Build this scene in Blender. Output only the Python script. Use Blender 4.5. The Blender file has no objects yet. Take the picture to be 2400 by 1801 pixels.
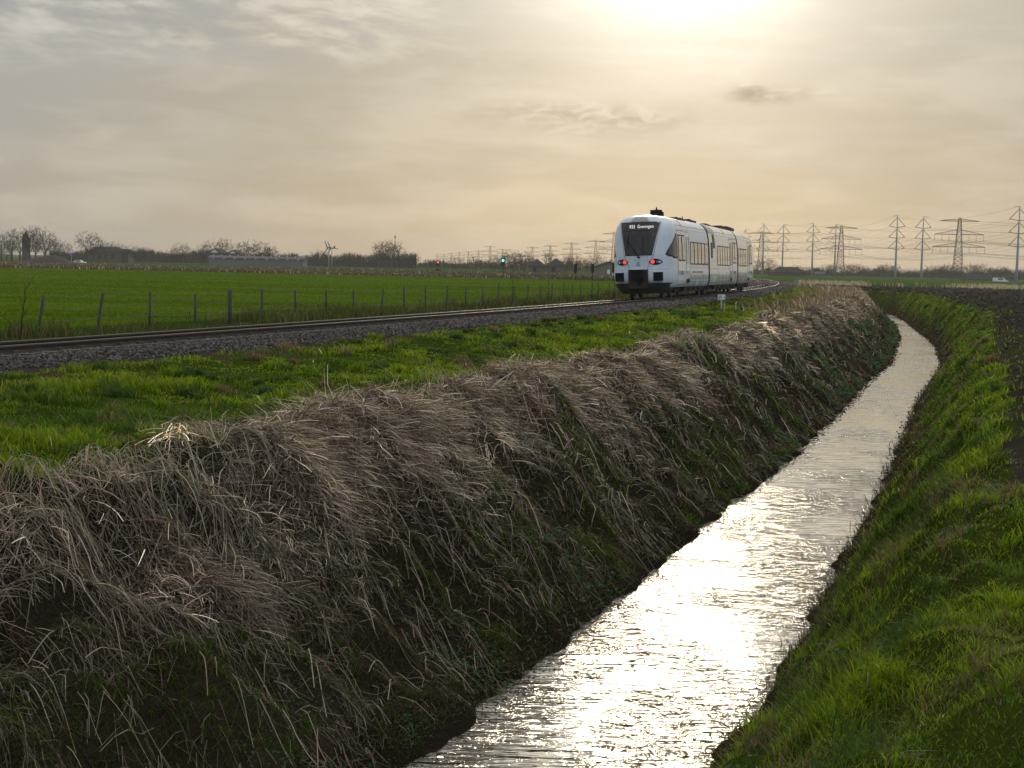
import bpy, bmesh, math, random
import numpy as np
from mathutils import Vector, Matrix

# ------------------------------------------------------------------ camera, world, sun, exposure
SC = bpy.context.scene
COL = SC.collection
F = 3468.0; CAMZ = 2.1
PITCH = math.atan(282 / F); ROLL = math.radians(1.25)
SUN_AZ = math.radians(6.1); SUN_EL = math.radians(13.5)
SUN_DIR = np.array([math.sin(SUN_AZ) * math.cos(SUN_EL), math.cos(SUN_AZ) * math.cos(SUN_EL), math.sin(SUN_EL)])

cd = bpy.data.cameras.new('camera')
cd.sensor_width = 36.0; cd.lens = 36.0 * F / 2400.0
cd.clip_start = 0.1; cd.clip_end = 8000
cam = bpy.data.objects.new('camera', cd); COL.objects.link(cam)
RM = Matrix.Rotation(math.pi / 2 - PITCH, 3, 'X') @ Matrix.Rotation(ROLL, 3, 'Z')
cam.matrix_world = Matrix.Translation((0, 0, CAMZ)) @ RM.to_4x4()
SC.camera = cam
RC = np.array(RM)
SC.view_settings.view_transform = 'Standard'
SC.view_settings.look = 'None'
SC.view_settings.exposure = 0.33
SC.view_settings.gamma = 1.0
SC.render.engine = 'CYCLES'
SC.cycles.max_bounces = 8
SC.cycles.transparent_max_bounces = 8
SC.cycles.volume_bounces = 1
SC.cycles.sample_clamp_indirect = 4.0
SC.cycles.use_denoising = True
SC.cycles.use_adaptive_sampling = True
SC.cycles.adaptive_threshold = 0.015

sl = bpy.data.lights.new('sun', 'SUN'); sl.energy = 0.6; sl.angle = math.radians(6.0); sl.color = (1.0, 0.86, 0.66)
so = bpy.data.objects.new('sun', sl); COL.objects.link(so)
so.rotation_euler = Vector(SUN_DIR).to_track_quat('Z', 'Y').to_euler()


def ray(px, py):
    return RC @ np.array([(px - 1200) / F, (900.5 - py) / F, -1.0])


def unproj(px, py, z):
    d = ray(px, py); t = (z - CAMZ) / d[2]
    return np.array([0, 0, CAMZ]) + d * t


def at_depth(px, py, Y):
    d = ray(px, py)
    return np.array([0, 0, CAMZ]) + d * (Y / d[1])


def azel(px, py):
    d = ray(px, py); d = d / np.linalg.norm(d)
    return math.degrees(math.atan2(d[0], d[1])), math.degrees(math.asin(d[2]))


class G:
    """tiny node-graph helper"""
    def __init__(s, tree):
        s.t = tree; s.L = tree.links

    def n(s, typ, **kw):
        x = s.t.nodes.new(typ)
        for k, v in kw.items(): setattr(x, k, v)
        return x

    def put(s, sock, v):
        if isinstance(v, bpy.types.NodeSocket): s.L.new(v, sock)
        elif v is not None:
            if sock.type == 'RGBA' and len(v) == 3: v = (*v, 1)
            sock.default_value = v

    def m(s, op, a, b=None, c=None, clamp=False):
        x = s.n('ShaderNodeMath', operation=op, use_clamp=clamp)
        s.put(x.inputs[0], a)
        if b is not None: s.put(x.inputs[1], b)
        if c is not None: s.put(x.inputs[2], c)
        return x.outputs[0]

    def vm(s, op, a, b=None):
        x = s.n('ShaderNodeVectorMath', operation=op)
        s.put(x.inputs[0], a)
        if b is not None: s.put(x.inputs[1], b)
        return x.outputs['Value'] if op == 'DOT_PRODUCT' else x.outputs[0]

    def mix(s, f, a, b, mode='MIX'):
        x = s.n('ShaderNodeMix', data_type='RGBA', blend_type=mode)
        s.put(x.inputs[0], f); s.put(x.inputs[6], a); s.put(x.inputs[7], b)
        return x.outputs[2]

    def noise(s, vec, scale, detail=4, rough=0.55, dist=0.0):
        x = s.n('ShaderNodeTexNoise')
        s.put(x.inputs['Vector'], vec); x.inputs['Scale'].default_value = scale
        x.inputs['Detail'].default_value = detail; x.inputs['Roughness'].default_value = rough
        x.inputs['Distortion'].default_value = dist
        return x.outputs['Fac']

    def sm(s, v, a, b, lo=0.0, hi=1.0):
        x = s.n('ShaderNodeMapRange', interpolation_type='SMOOTHSTEP')
        s.put(x.inputs[0], v)
        for i, q in enumerate((a, b, lo, hi)): x.inputs[i + 1].default_value = q
        return x.outputs[0]

    def comb(s, x, y, z):
        c = s.n('ShaderNodeCombineXYZ'); s.put(c.inputs[0], x); s.put(c.inputs[1], y); s.put(c.inputs[2], z)
        return c.outputs[0]


def build_world():
    w = bpy.data.worlds.new('World'); SC.world = w; w.use_nodes = True
    t = w.node_tree; t.nodes.clear(); g = G(t)
    tc = g.n('ShaderNodeTexCoord').outputs['Generated']
    sp = g.n('ShaderNodeSeparateXYZ'); g.L.new(tc, sp.inputs[0])
    X, Y, Z = sp.outputs
    deg = 180 / math.pi
    az = g.m('MULTIPLY', g.m('ARCTAN2', X, Y), deg)
    el = g.m('MULTIPLY', g.m('ARCSINE', Z), deg)
    th = g.m('MULTIPLY', g.m('ARCCOSINE', g.m('MINIMUM', g.vm('DOT_PRODUCT', tc, tuple(SUN_DIR)), 0.99999)), deg)
    # base colour of the veiled sky: beige low under the sun, greyer to the left, blue-grey behind
    beige = (0.275, 0.240, 0.182); grey = (0.292, 0.273, 0.247); top = (0.360, 0.350, 0.335)
    back = (0.335, 0.44, 0.62)
    fl = g.sm(az, -21.0, -2.0)
    c = g.mix(fl, grey, beige)
    c = g.mix(g.sm(az, 8.0, 24.0, 0, 0.45), c, (0.275, 0.243, 0.187))
    c = g.mix(g.sm(el, 3.0, 13.0), c, g.mix(fl, top, (0.36, 0.33, 0.265)))
    c = g.mix(g.sm(th, 28.0, 80.0), c, back)
    c = g.mix(g.sm(el, 11.0, 40.0), c, (0.96, 0.95, 0.92))  # unseen zenith whitened, added as fill light for ground and water
    # thin streaked cloud sheet
    zz = g.m('ADD', g.m('MAXIMUM', Z, 0.0), 0.06)
    pl = g.comb(g.m('DIVIDE', X, zz), g.m('DIVIDE', Y, zz), 0.0)
    mp = g.n('ShaderNodeMapping'); g.L.new(pl, mp.inputs[0])
    mp.inputs['Rotation'].default_value = (0, 0, 0.35); mp.inputs['Scale'].default_value = (0.55, 1.15, 1)
    n1 = g.noise(mp.outputs[0], 1.6, 7, 0.6, 0.6)
    n2 = g.noise(g.comb(g.m('ADD', g.m('MULTIPLY', az, 0.30), g.m('MULTIPLY', el, 0.22)), g.m('MULTIPLY', el, 0.95), 0.6), 1.0, 6, 0.58, 0.25)
    ae = g.comb(g.m('MULTIPLY', az, 0.10), g.m('MULTIPLY', el, 0.42), 3.7)
    n3 = g.noise(ae, 1.5, 6, 0.55, 0.35)
    c = g.mix(g.sm(n3, 0.40, 0.68, 0.0, 0.65), c, g.mix(0.35, c, (0.72, 0.665, 0.56)), 'MIX')
    c = g.mix(g.m('MULTIPLY', g.sm(n1, 0.44, 0.66), 0.30), c, (0.28, 0.278, 0.262))
    # altocumulus rows, upper left
    ul = g.m('MULTIPLY', g.sm(el, 6.2, 8.6), g.sm(az, 1.0, -7.0))
    ac = g.sm(n2, 0.42, 0.62)
    c = g.mix(g.m('MULTIPLY', ul, g.m('MULTIPLY', ac, 0.85)), c, (0.262, 0.262, 0.262))
    c = g.mix(g.m('MULTIPLY', ul, g.m('MULTIPLY', g.sm(n2, 0.52, 0.34), 0.5)), c, (0.62, 0.585, 0.52))
    # glow of the veiled sun
    def gs(sig, amp):
        q = g.m('DIVIDE', th, sig)
        return g.m('MULTIPLY', g.m('EXPONENT', g.m('MULTIPLY', g.m('MULTIPLY', q, q), -1.0)), amp)
    above = g.m('MULTIPLY', g.sm(el, 9.8, 15.0), gs(17.0, 0.18))      # extra glow in the unseen sky above the frame, added to brighten the water
    wob = g.m('ADD', 0.62, g.m('MULTIPLY', n1, 0.75))
    glow = g.m('MULTIPLY', g.m('ADD', gs(2.6, 0.8), g.m('ADD', gs(4.8, 0.66), g.m('ADD', gs(8.5, 0.24), g.m('ADD', gs(15.0, 0.06), above)))), wob)
    gl = g.mix(1.0, (1.0, 0.955, 0.85), g.comb(glow, glow, glow), 'MULTIPLY')
    c = g.mix(1.0, c, gl, 'ADD')
    # a few darker cloud scraps
    nn = g.noise(g.comb(g.m('MULTIPLY', az, 0.55), g.m('MULTIPLY', el, 1.5), 1.3), 1.3, 6, 0.65, 0.8)
    tot = None
    for (px, py, sx, sy, a) in ((1330, 268, 3.6, 0.42, 0.75), (1480, 280, 2.4, 0.55, 0.7), (1240, 262, 1.6, 0.3, 0.6), (1360, 300, 3.2, 0.35, 0.5),
                                (1762, 222, 0.85, 0.36, 1.0), (1820, 226, 1.3, 0.28, 0.75), (1870, 218, 1.6, 0.25, 0.4), (980, 128, 1.6, 0.5, 0.25), (1160, 150, 2.5, 0.3, 0.2)):
        a0, e0 = azel(px, py)
        qa = g.m('DIVIDE', g.m('SUBTRACT', az, a0), sx); qe = g.m('DIVIDE', g.m('SUBTRACT', el, e0), sy)
        d2 = g.m('ADD', g.m('MULTIPLY', qa, qa), g.m('MULTIPLY', qe, qe))
        b = g.m('MULTIPLY', g.m('EXPONENT', g.m('MULTIPLY', d2, -1.0)), a)
        tot = b if tot is None else g.m('MAXIMUM', tot, b)
    df = g.m('MULTIPLY', tot, g.sm(nn, 0.36, 0.60))
    c = g.mix(g.m('MULTIPLY', df, 0.95), c, (0.225, 0.205, 0.160))
    bg = g.n('ShaderNodeBackground'); g.put(bg.inputs[0], c); bg.inputs[1].default_value = 1.0
    sky = g.n('ShaderNodeTexSky', sky_type='NISHITA', sun_disc=False)
    sky.sun_elevation = SUN_EL; sky.sun_rotation = SUN_AZ
    b2 = g.n('ShaderNodeBackground'); g.L.new(sky.outputs[0], b2.inputs[0]); b2.inputs[1].default_value = 0.05
    mx = g.n('ShaderNodeMixShader'); mx.inputs[0].default_value = 0.90     # the veil of cloud over the clear sky
    g.L.new(b2.outputs[0], mx.inputs[1]); g.L.new(bg.outputs[0], mx.inputs[2])
    o = g.n('ShaderNodeOutputWorld'); g.L.new(mx.outputs[0], o.inputs[0])
    w.cycles.sampling_method = 'MANUAL'; w.cycles.sample_map_resolution = 1024


build_world()

# ------------------------------------------------------------------ helpers
RNG = np.random.default_rng(11)
random.seed(5)


def tag(o, label=None, cat=None, group=None, kind=None):
    if label: o['label'] = label
    if cat: o['category'] = cat
    if group: o['group'] = group
    if kind: o['kind'] = kind
    return o


def empty(name, loc=(0, 0, 0), rz=0.0):
    o = bpy.data.objects.new(name, None); COL.objects.link(o)
    o.location = loc; o.rotation_euler = (0, 0, rz); o.empty_display_size = 0.5
    return o


def link(name, me, parent=None):
    o = bpy.data.objects.new(name, me); COL.objects.link(o)
    if parent is not None: o.parent = parent
    return o


def np_mesh(name, V, faces_flat, counts, mats=(), col=None, smooth=False, midx=None):
    me = bpy.data.meshes.new(name)
    V = np.ascontiguousarray(V, dtype=np.float32).reshape(-1, 3)
    faces_flat = np.ascontiguousarray(faces_flat, dtype=np.int32).ravel()
    counts = np.ascontiguousarray(counts, dtype=np.int32)
    me.vertices.add(len(V)); me.vertices.foreach_set('co', V.ravel())
    me.loops.add(len(faces_flat)); me.loops.foreach_set('vertex_index', faces_flat)
    me.polygons.add(len(counts))
    st = np.zeros(len(counts), np.int32); st[1:] = np.cumsum(counts)[:-1]
    me.polygons.foreach_set('loop_start', st)
    if smooth: me.polygons.foreach_set('use_smooth', np.ones(len(counts), bool))
    for m in mats: me.materials.append(m)
    if midx is not None: me.polygons.foreach_set('material_index', np.ascontiguousarray(midx, dtype=np.int32))
    if col is not None:
        a = me.attributes.new('Col', 'FLOAT_COLOR', 'POINT')
        c4 = np.ones((len(V), 4), np.float32); c4[:, :3] = col
        a.data.foreach_set('color', c4.ravel())
    me.update(calc_edges=True)
    return me


class MB:
    """collects primitives into one mesh, with material slots"""
    def __init__(s): s.v = []; s.f = []; s.mi = []; s.sm = []

    def add(s, vs, fs, mi=0, smooth=False):
        b = len(s.v); s.v += [tuple(map(float, q)) for q in vs]
        for f in fs: s.f.append([i + b for i in f]); s.mi.append(mi); s.sm.append(smooth)

    def box(s, x0, x1, y0, y1, z0, z1, mi=0):
        s.add([(x, y, z) for x in (x0, x1) for y in (y0, y1) for z in (z0, z1)],
              [(0, 1, 3, 2), (4, 6, 7, 5), (0, 4, 5, 1), (2, 3, 7, 6), (0, 2, 6, 4), (1, 5, 7, 3)], mi)

    def tube(s, pts, r, n=6, mi=0, cap=True, smooth=True):
        pts = [Vector(p) for p in pts]; k = len(pts)
        rs = list(r) if hasattr(r, '__len__') else [r] * k
        vs = []; fs = []
        for i, p in enumerate(pts):
            d = (pts[min(i + 1, k - 1)] - pts[max(i - 1, 0)])
            if d.length < 1e-9: d = Vector((0, 0, 1))
            d.normalize(); a = d.cross(Vector((0.13, 0.31, 0.94)))
            if a.length < 1e-3: a = d.cross(Vector((1, 0, 0)))
            a.normalize(); b = d.cross(a)
            for j in range(n):
                t = 2 * math.pi * j / n
                vs.append(p + (a * math.cos(t) + b * math.sin(t)) * rs[i])
        for i in range(k - 1):
            for j in range(n):
                fs.append((i * n + j, i * n + (j + 1) % n, (i + 1) * n + (j + 1) % n, (i + 1) * n + j))
        if cap: fs.append(tuple(range(n - 1, -1, -1))); fs.append(tuple((k - 1) * n + j for j in range(n)))
        s.add(vs, fs, mi, smooth)

    def cyl(s, c, axis, r, h, n=16, mi=0):
        a = Vector(axis).normalized(); c = Vector(c)
        s.tube([c - a * h / 2, c + a * h / 2], r, n, mi, True, False)

    def grid(s, P, mi=0, smooth=True, close=False):
        R = len(P); C = len(P[0]); vs = [q for row in P for q in row]; fs = []
        for i in range(R - 1):
            for j in range(C - 1):
                fs.append((i * C + j, i * C + j + 1, (i + 1) * C + j + 1, (i + 1) * C + j))
        s.add(vs, fs, mi, smooth)

    def mesh(s, name, mats):
        me = bpy.data.meshes.new(name); me.from_pydata(s.v, [], s.f)
        for m in mats: me.materials.append(m)
        me.polygons.foreach_set('material_index', s.mi); me.polygons.foreach_set('use_smooth', s.sm)
        me.update(); return me

    def build(s, name, mats, parent=None):
        if not isinstance(mats, (list, tuple)): mats = [mats]
        return link(name, s.mesh(name, mats), parent)


_tab = np.random.default_rng(3).random((256, 256))


def vnoise(x, y, seed=0):
    x = np.asarray(x, float) + seed * 17.31; y = np.asarray(y, float) + seed * 9.77
    xi = np.floor(x).astype(int); yi = np.floor(y).astype(int)
    fx = x - xi; fy = y - yi; fx = fx * fx * (3 - 2 * fx); fy = fy * fy * (3 - 2 * fy)
    a = _tab[xi & 255, yi & 255]; b = _tab[(xi + 1) & 255, yi & 255]
    c = _tab[xi & 255, (yi + 1) & 255]; d = _tab[(xi + 1) & 255, (yi + 1) & 255]
    return (a * (1 - fx) + b * fx) * (1 - fy) + (c * (1 - fx) + d * fx) * fy


def fbm(x, y, seed=0, o=4):
    s = 0; a = 0.5; t = 0
    for i in range(o):
        s = s + a * vnoise(x * 2 ** i, y * 2 ** i, seed + i); t += a; a *= 0.5
    return s / t


def sstep(x, a, b):
    t = np.clip((x - a) / (b - a), 0, 1); return t * t * (3 - 2 * t)


# ------------------------------------------------------------------ materials
def mat(name, base=(0.5, 0.5, 0.5), rough=0.6, metal=0.0, spec=0.5, emit=None, es=1.0, noise=None, bump=None, coat=0.0):
    m = bpy.data.materials.new(name); m.use_nodes = True
    g = G(m.node_tree); p = m.node_tree.nodes['Principled BSDF']
    p.inputs['Base Color'].default_value = (*base, 1); p.inputs['Roughness'].default_value = rough
    p.inputs['Metallic'].default_value = metal; p.inputs['Specular IOR Level'].default_value = spec
    p.inputs['Coat Weight'].default_value = coat
    oc = None
    if noise or bump: oc = g.n('ShaderNodeTexCoord').outputs['Object']
    if noise:
        sc, amt, stretch = noise
        mp = g.n('ShaderNodeMapping'); g.L.new(oc, mp.inputs[0]); mp.inputs['Scale'].default_value = stretch
        f = g.noise(mp.outputs[0], sc, 6, 0.6)
        c = g.mix(g.sm(f, 0.3, 0.7), tuple(b * (1 - amt) for b in base), tuple(min(1, b * (1 + amt)) for b in base))
        g.put(p.inputs['Base Color'], c)
        g.put(p.inputs['Roughness'], g.sm(f, 0.3, 0.7, max(0.02, rough - 0.08), min(1, rough + 0.12)))
    if bump:
        b = g.n('ShaderNodeBump'); b.inputs['Strength'].default_value = bump[1]; b.inputs['Distance'].default_value = bump[2]
        g.L.new(g.noise(oc, bump[0], 5, 0.6), b.inputs['Height']); g.L.new(b.outputs[0], p.inputs['Normal'])
    if emit: p.inputs['Emission Color'].default_value = (*emit, 1); p.inputs['Emission Strength'].default_value = es
    return m


def veg_mat(name, transl=0.4, rough=0.5, spec=0.4):
    m = bpy.data.materials.new(name); m.use_nodes = True; g = G(m.node_tree)
    p = m.node_tree.nodes['Principled BSDF']; out = m.node_tree.nodes['Material Output']
    a = g.n('ShaderNodeAttribute', attribute_name='Col').outputs['Color']
    g.put(p.inputs['Base Color'], a); p.inputs['Roughness'].default_value = rough; p.inputs['Specular IOR Level'].default_value = spec
    t = g.n('ShaderNodeBsdfTranslucent')
    g.put(t.inputs[0], g.mix(1.0, a, (1.5, 1.45, 0.9), 'MULTIPLY'))
    x = g.n('ShaderNodeMixShader'); x.inputs[0].default_value = transl
    g.L.new(p.outputs[0], x.inputs[1]); g.L.new(t.outputs[0], x.inputs[2]); g.L.new(x.outputs[0], out.inputs[0])
    return m


def ground_mat(name, bscale=9.0, bdist=0.05):
    m = bpy.data.materials.new(name); m.use_nodes = True; g = G(m.node_tree)
    p = m.node_tree.nodes['Principled BSDF']
    a = g.n('ShaderNodeAttribute', attribute_name='Col').outputs['Color']
    oc = g.n('ShaderNodeTexCoord').outputs['Object']
    n1 = g.noise(oc, 0.35, 5, 0.6); n2 = g.noise(oc, 4.0, 6, 0.65)
    mp = g.n('ShaderNodeMapping'); g.L.new(oc, mp.inputs[0]); mp.inputs['Scale'].default_value = (0.5, 0.12, 1)
    mp.inputs['Rotation'].default_value = (0, 0, -0.25)
    n3 = g.noise(mp.outputs[0], 1.0, 5, 0.6)
    f = g.m('MULTIPLY', g.m('ADD', 0.45, g.m('MULTIPLY', n1, 0.55)), g.m('ADD', 0.45, n2))
    f = g.m('MULTIPLY', f, g.m('ADD', 0.6, g.m('MULTIPLY', n3, 0.9)))
    f = g.m('MULTIPLY', f, 1.32)
    g.put(p.inputs['Base Color'], g.mix(1.0, a, g.comb(f, f, f), 'MULTIPLY'))
    p.inputs['Roughness'].default_value = 1.0; p.inputs['Specular IOR Level'].default_value = 0.0
    b = g.n('ShaderNodeBump'); b.inputs['Strength'].default_value = 0.9; b.inputs['Distance'].default_value = bdist
    g.L.new(g.noise(oc, bscale, 6, 0.65), b.inputs['Height']); g.L.new(b.outputs[0], p.inputs['Normal'])
    return m


M = {}
M['ground'] = ground_mat('ground_cover')
M['grass'] = veg_mat('grass_blades', 0.55, 0.6, 0.12)
M['straw'] = veg_mat('dead_straw', 0.25, 0.55, 0.25)
M['leaf'] = veg_mat('weed_leaves', 0.3, 0.8, 0.03)
M['stone'] = veg_mat('ballast_stone', 0.0, 0.9, 0.08)
M['soil'] = veg_mat('soil_clods', 0.0, 0.95, 0.08)
M['bark'] = mat('bark', (0.045, 0.038, 0.03), 0.9)
M['twig'] = mat('twigs', (0.036, 0.029, 0.023), 1.0, spec=0.0)
M['evergreen'] = mat('dark_hedge', (0.03, 0.035, 0.022), 0.9)
M['white'] = mat('train_white_paint', (0.56, 0.635, 0.72), 0.26, spec=0.5, noise=(1.2, 0.10, (0.9, 0.9, 0.14)), coat=0.25)
M['white2'] = mat('train_side_paint', (0.60, 0.645, 0.69), 0.17, spec=0.7, noise=(2.0, 0.14, (1.2, 1.2, 0.10)), coat=0.5)
def side_reflection_mat():  # ground reflection painted into the lower colour, broken by dirty streaks
    m = bpy.data.materials.new('streaked_painted_reflection'); m.use_nodes = True; g = G(m.node_tree); p = m.node_tree.nodes['Principled BSDF']
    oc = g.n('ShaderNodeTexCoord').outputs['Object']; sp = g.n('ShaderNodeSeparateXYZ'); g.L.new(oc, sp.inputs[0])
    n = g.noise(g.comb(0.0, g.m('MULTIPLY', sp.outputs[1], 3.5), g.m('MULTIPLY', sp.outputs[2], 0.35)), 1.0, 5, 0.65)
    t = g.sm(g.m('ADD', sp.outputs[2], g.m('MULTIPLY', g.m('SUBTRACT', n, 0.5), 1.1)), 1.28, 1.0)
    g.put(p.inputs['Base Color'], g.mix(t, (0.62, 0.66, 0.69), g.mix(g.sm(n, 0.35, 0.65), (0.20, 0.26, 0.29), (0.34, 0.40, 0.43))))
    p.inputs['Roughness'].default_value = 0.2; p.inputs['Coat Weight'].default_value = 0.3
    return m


M['side_reflection'] = side_reflection_mat()
M['black'] = mat('black_trim', (0.010, 0.010, 0.011), 0.85, spec=0.1)
M['under'] = mat('underframe', (0.018, 0.016, 0.014), 0.8, noise=(3.0, 0.4, (1, 1, 1)))
M['wheel'] = mat('wheel_steel', (0.06, 0.05, 0.045), 0.5, metal=0.6)
M['glass'] = mat('dark_glass', (0.012, 0.015, 0.017), 0.08, spec=0.4)
M['side_glass'] = mat('side_window_glass', (0.10, 0.095, 0.08), 0.05, spec=1.0, coat=1.0)
M['display'] = mat('display_panel', (0.008, 0.008, 0.009), 0.25)
M['led'] = mat('display_letters', (0.8, 0.8, 0.75), 0.5, emit=(1, 0.99, 0.93), es=0.9)
M['red_lamp'] = mat('tail_lamp_lens', (0.5, 0.02, 0.02), 0.3, emit=(1.0, 0.10, 0.07), es=0.6)
M['clear_lamp'] = mat('headlamp_lens', (0.10, 0.12, 0.13), 0.2)
M['teal'] = mat('emblem_teal', (0.12, 0.30, 0.34), 0.4)
M['seam'] = mat('panel_seam', (0.16, 0.17, 0.18), 0.6)
M['greypanel'] = mat('grey_panel', (0.30, 0.32, 0.33), 0.3, noise=(3, 0.15, (1, 1, 1)))
M['roofglass'] = mat('blue_grey_roof_panel', (0.08, 0.11, 0.15), 0.15, spec=0.8)
M['rail'] = mat('rusty_rail', (0.055, 0.036, 0.022), 0.75, noise=(8, 0.3, (1, 1, 1)))
M['railtop'] = mat('polished_rail_head', (0.085, 0.08, 0.07), 0.42, metal=1.0)
M['sleeper'] = mat('sleeper', (0.07, 0.06, 0.05), 0.9, noise=(5, 0.3, (1, 1, 1)))
M['post'] = mat('fence_post', (0.05, 0.055, 0.06), 0.8, noise=(12, 0.35, (1, 1, 0.3)))
M['wire'] = mat('galvanised_wire', (0.15, 0.155, 0.14), 0.8, spec=0.1)
M['sign'] = mat('sign_white', (0.82, 0.85, 0.86), 0.4)
M['galv'] = mat('galvanised_steel', (0.30, 0.32, 0.33), 0.5, metal=0.3)
M['ink'] = mat('sign_lettering', (0.015, 0.015, 0.02), 0.5)
M['pole'] = mat('pylon_pole_paint', (0.30, 0.33, 0.37), 0.5, noise=(0.6, 0.12, (1, 1, 0.4)))
M['lattice'] = mat('lattice_steel', (0.045, 0.045, 0.043), 0.7)
M['cable'] = mat('cable', (0.06, 0.06, 0.06), 0.6)
M['brick'] = mat('brick_wall', (0.075, 0.055, 0.045), 0.9, noise=(3, 0.2, (1, 1, 1)))
M['pale'] = mat('pale_render', (0.11, 0.115, 0.12), 0.8, noise=(2, 0.15, (1, 1, 1)))
M['whitewall'] = mat('white_boards', (0.72, 0.74, 0.75), 0.6)
M['shedwall'] = mat('green_grey_cladding', (0.13, 0.14, 0.095), 0.7, noise=(1.5, 0.15, (1, 1, 0.2)))
M['roof'] = mat('dark_tiles', (0.035, 0.033, 0.033), 1.0, spec=0.05, noise=(2, 0.25, (1, 1, 1)))
M['roofgrey'] = mat('grey_sheet_roof', (0.085, 0.085, 0.087), 0.9, spec=0.1, noise=(1, 0.2, (1, 1, 1)))
M['blue'] = mat('blue_sign', (0.05, 0.16, 0.5), 0.4)
M['green_lamp'] = mat('green_signal_lens', (0.02, 0.4, 0.3), 0.4, emit=(0.10, 1.0, 0.72), es=2.2)
M['red_sig'] = mat('red_signal_lens', (0.4, 0.03, 0.02), 0.4, emit=(1.0, 0.13, 0.06), es=1.5)
M['heap'] = mat('earth_heap', (0.03, 0.026, 0.022), 0.95, bump=(1.2, 0.8, 0.3))
M['tyre'] = mat('tyre', (0.02, 0.02, 0.02), 0.8)

# ------------------------------------------------------------------ the lie of the land
WL = [(955, 1792), (1053, 1763), (1107, 1701), (1180, 1651), (1263, 1578), (1342, 1531), (1415, 1445), (1469, 1390), (1578, 1318), (1629, 1247), (1708, 1192), (1795, 1131), (1853, 1084), (1882, 1059), (1925, 1012), (1983, 957), (2034, 896), (2088, 853), (2097, 831), (2108, 791), (2097, 762), (2076, 738)]
WR = [(1680, 1794), (1745, 1707), (1803, 1602), (1850, 1519), (1908, 1424), (1962, 1319), (2016, 1247), (2034, 1214), (2070, 1135), (2099, 1059), (2128, 997), (2153, 936), (2182, 900), (2209, 856), (2191, 809), (2164, 787), (2124, 755), (2082, 736)]
WZ = -2.2
YS = np.concatenate([np.arange(-60, 320, 0.5), np.arange(320, 3000, 10.0)])


def smooth_curve(P, lo, hi, sig):
    P = np.array(P); y = np.concatenate([[P[0, 1] - 80], P[:, 1], [P[-1, 1] + 2000]])
    x = np.concatenate([[P[0, 0] - 80 * lo], P[:, 0], [P[-1, 0] + 2000 * hi]])
    v = np.interp(YS[:760], y, x); k = int(sig * 6); ker = np.exp(-0.5 * (np.arange(-k, k + 1) * 0.5 / sig) ** 2); ker /= ker.sum()
    vp = np.concatenate([v[0] - (np.arange(k, 0, -1)) * 0.5 * lo, v, v[-1] + np.arange(1, k + 1) * 0.5 * hi])
    v = np.convolve(vp, ker, 'valid')
    return np.concatenate([v, np.interp(YS[760:], y, x)])


XLc = smooth_curve([unproj(*p, WZ)[:2] for p in WL], 0.40, -0.45, 2.0)
XRc = smooth_curve([unproj(*p, WZ)[:2] for p in WR], 0.40, -0.45, 2.0)
_pc = np.array([5.92206736e-09, -2.84282767e-06, -1.51940364e-04, 3.54892873e-01, -1.66018036e+01])
_yc = np.clip(YS, 10, 270)
XTc = np.polyval(_pc, _yc) + np.polyval(np.polyder(_pc), _yc) * (YS - _yc) - 0.75      # track centre line
cL = 1 / np.sqrt(1 + np.gradient(0.5 * (XLc + XRc), YS) ** 2); cT = 1 / np.sqrt(1 + np.gradient(XTc, YS) ** 2)
RZR, RZL = 0.60, 0.53      # rail heads: the curve is canted to the left


def fL(y): return np.interp(y, YS, XLc)
def fR(y): return np.interp(y, YS, XRc)
def fT(y): return np.interp(y, YS, XTc)
def kL(y): return np.interp(y, YS, cL)
def kT(y): return np.interp(y, YS, cT)


def dists(x, y):
    k = kL(y); wob = (vnoise(x * 1.3, y * 1.3, 7) - 0.5) * 0.26 + (vnoise(x * 4.5, y * 4.5, 8) - 0.5) * 0.13
    return (fL(y) - x) * k + wob, (x - fR(y)) * k + wob, (x - fT(y)) * kT(y)


CRW = 3.05          # width of the left bank from water to crest


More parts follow.
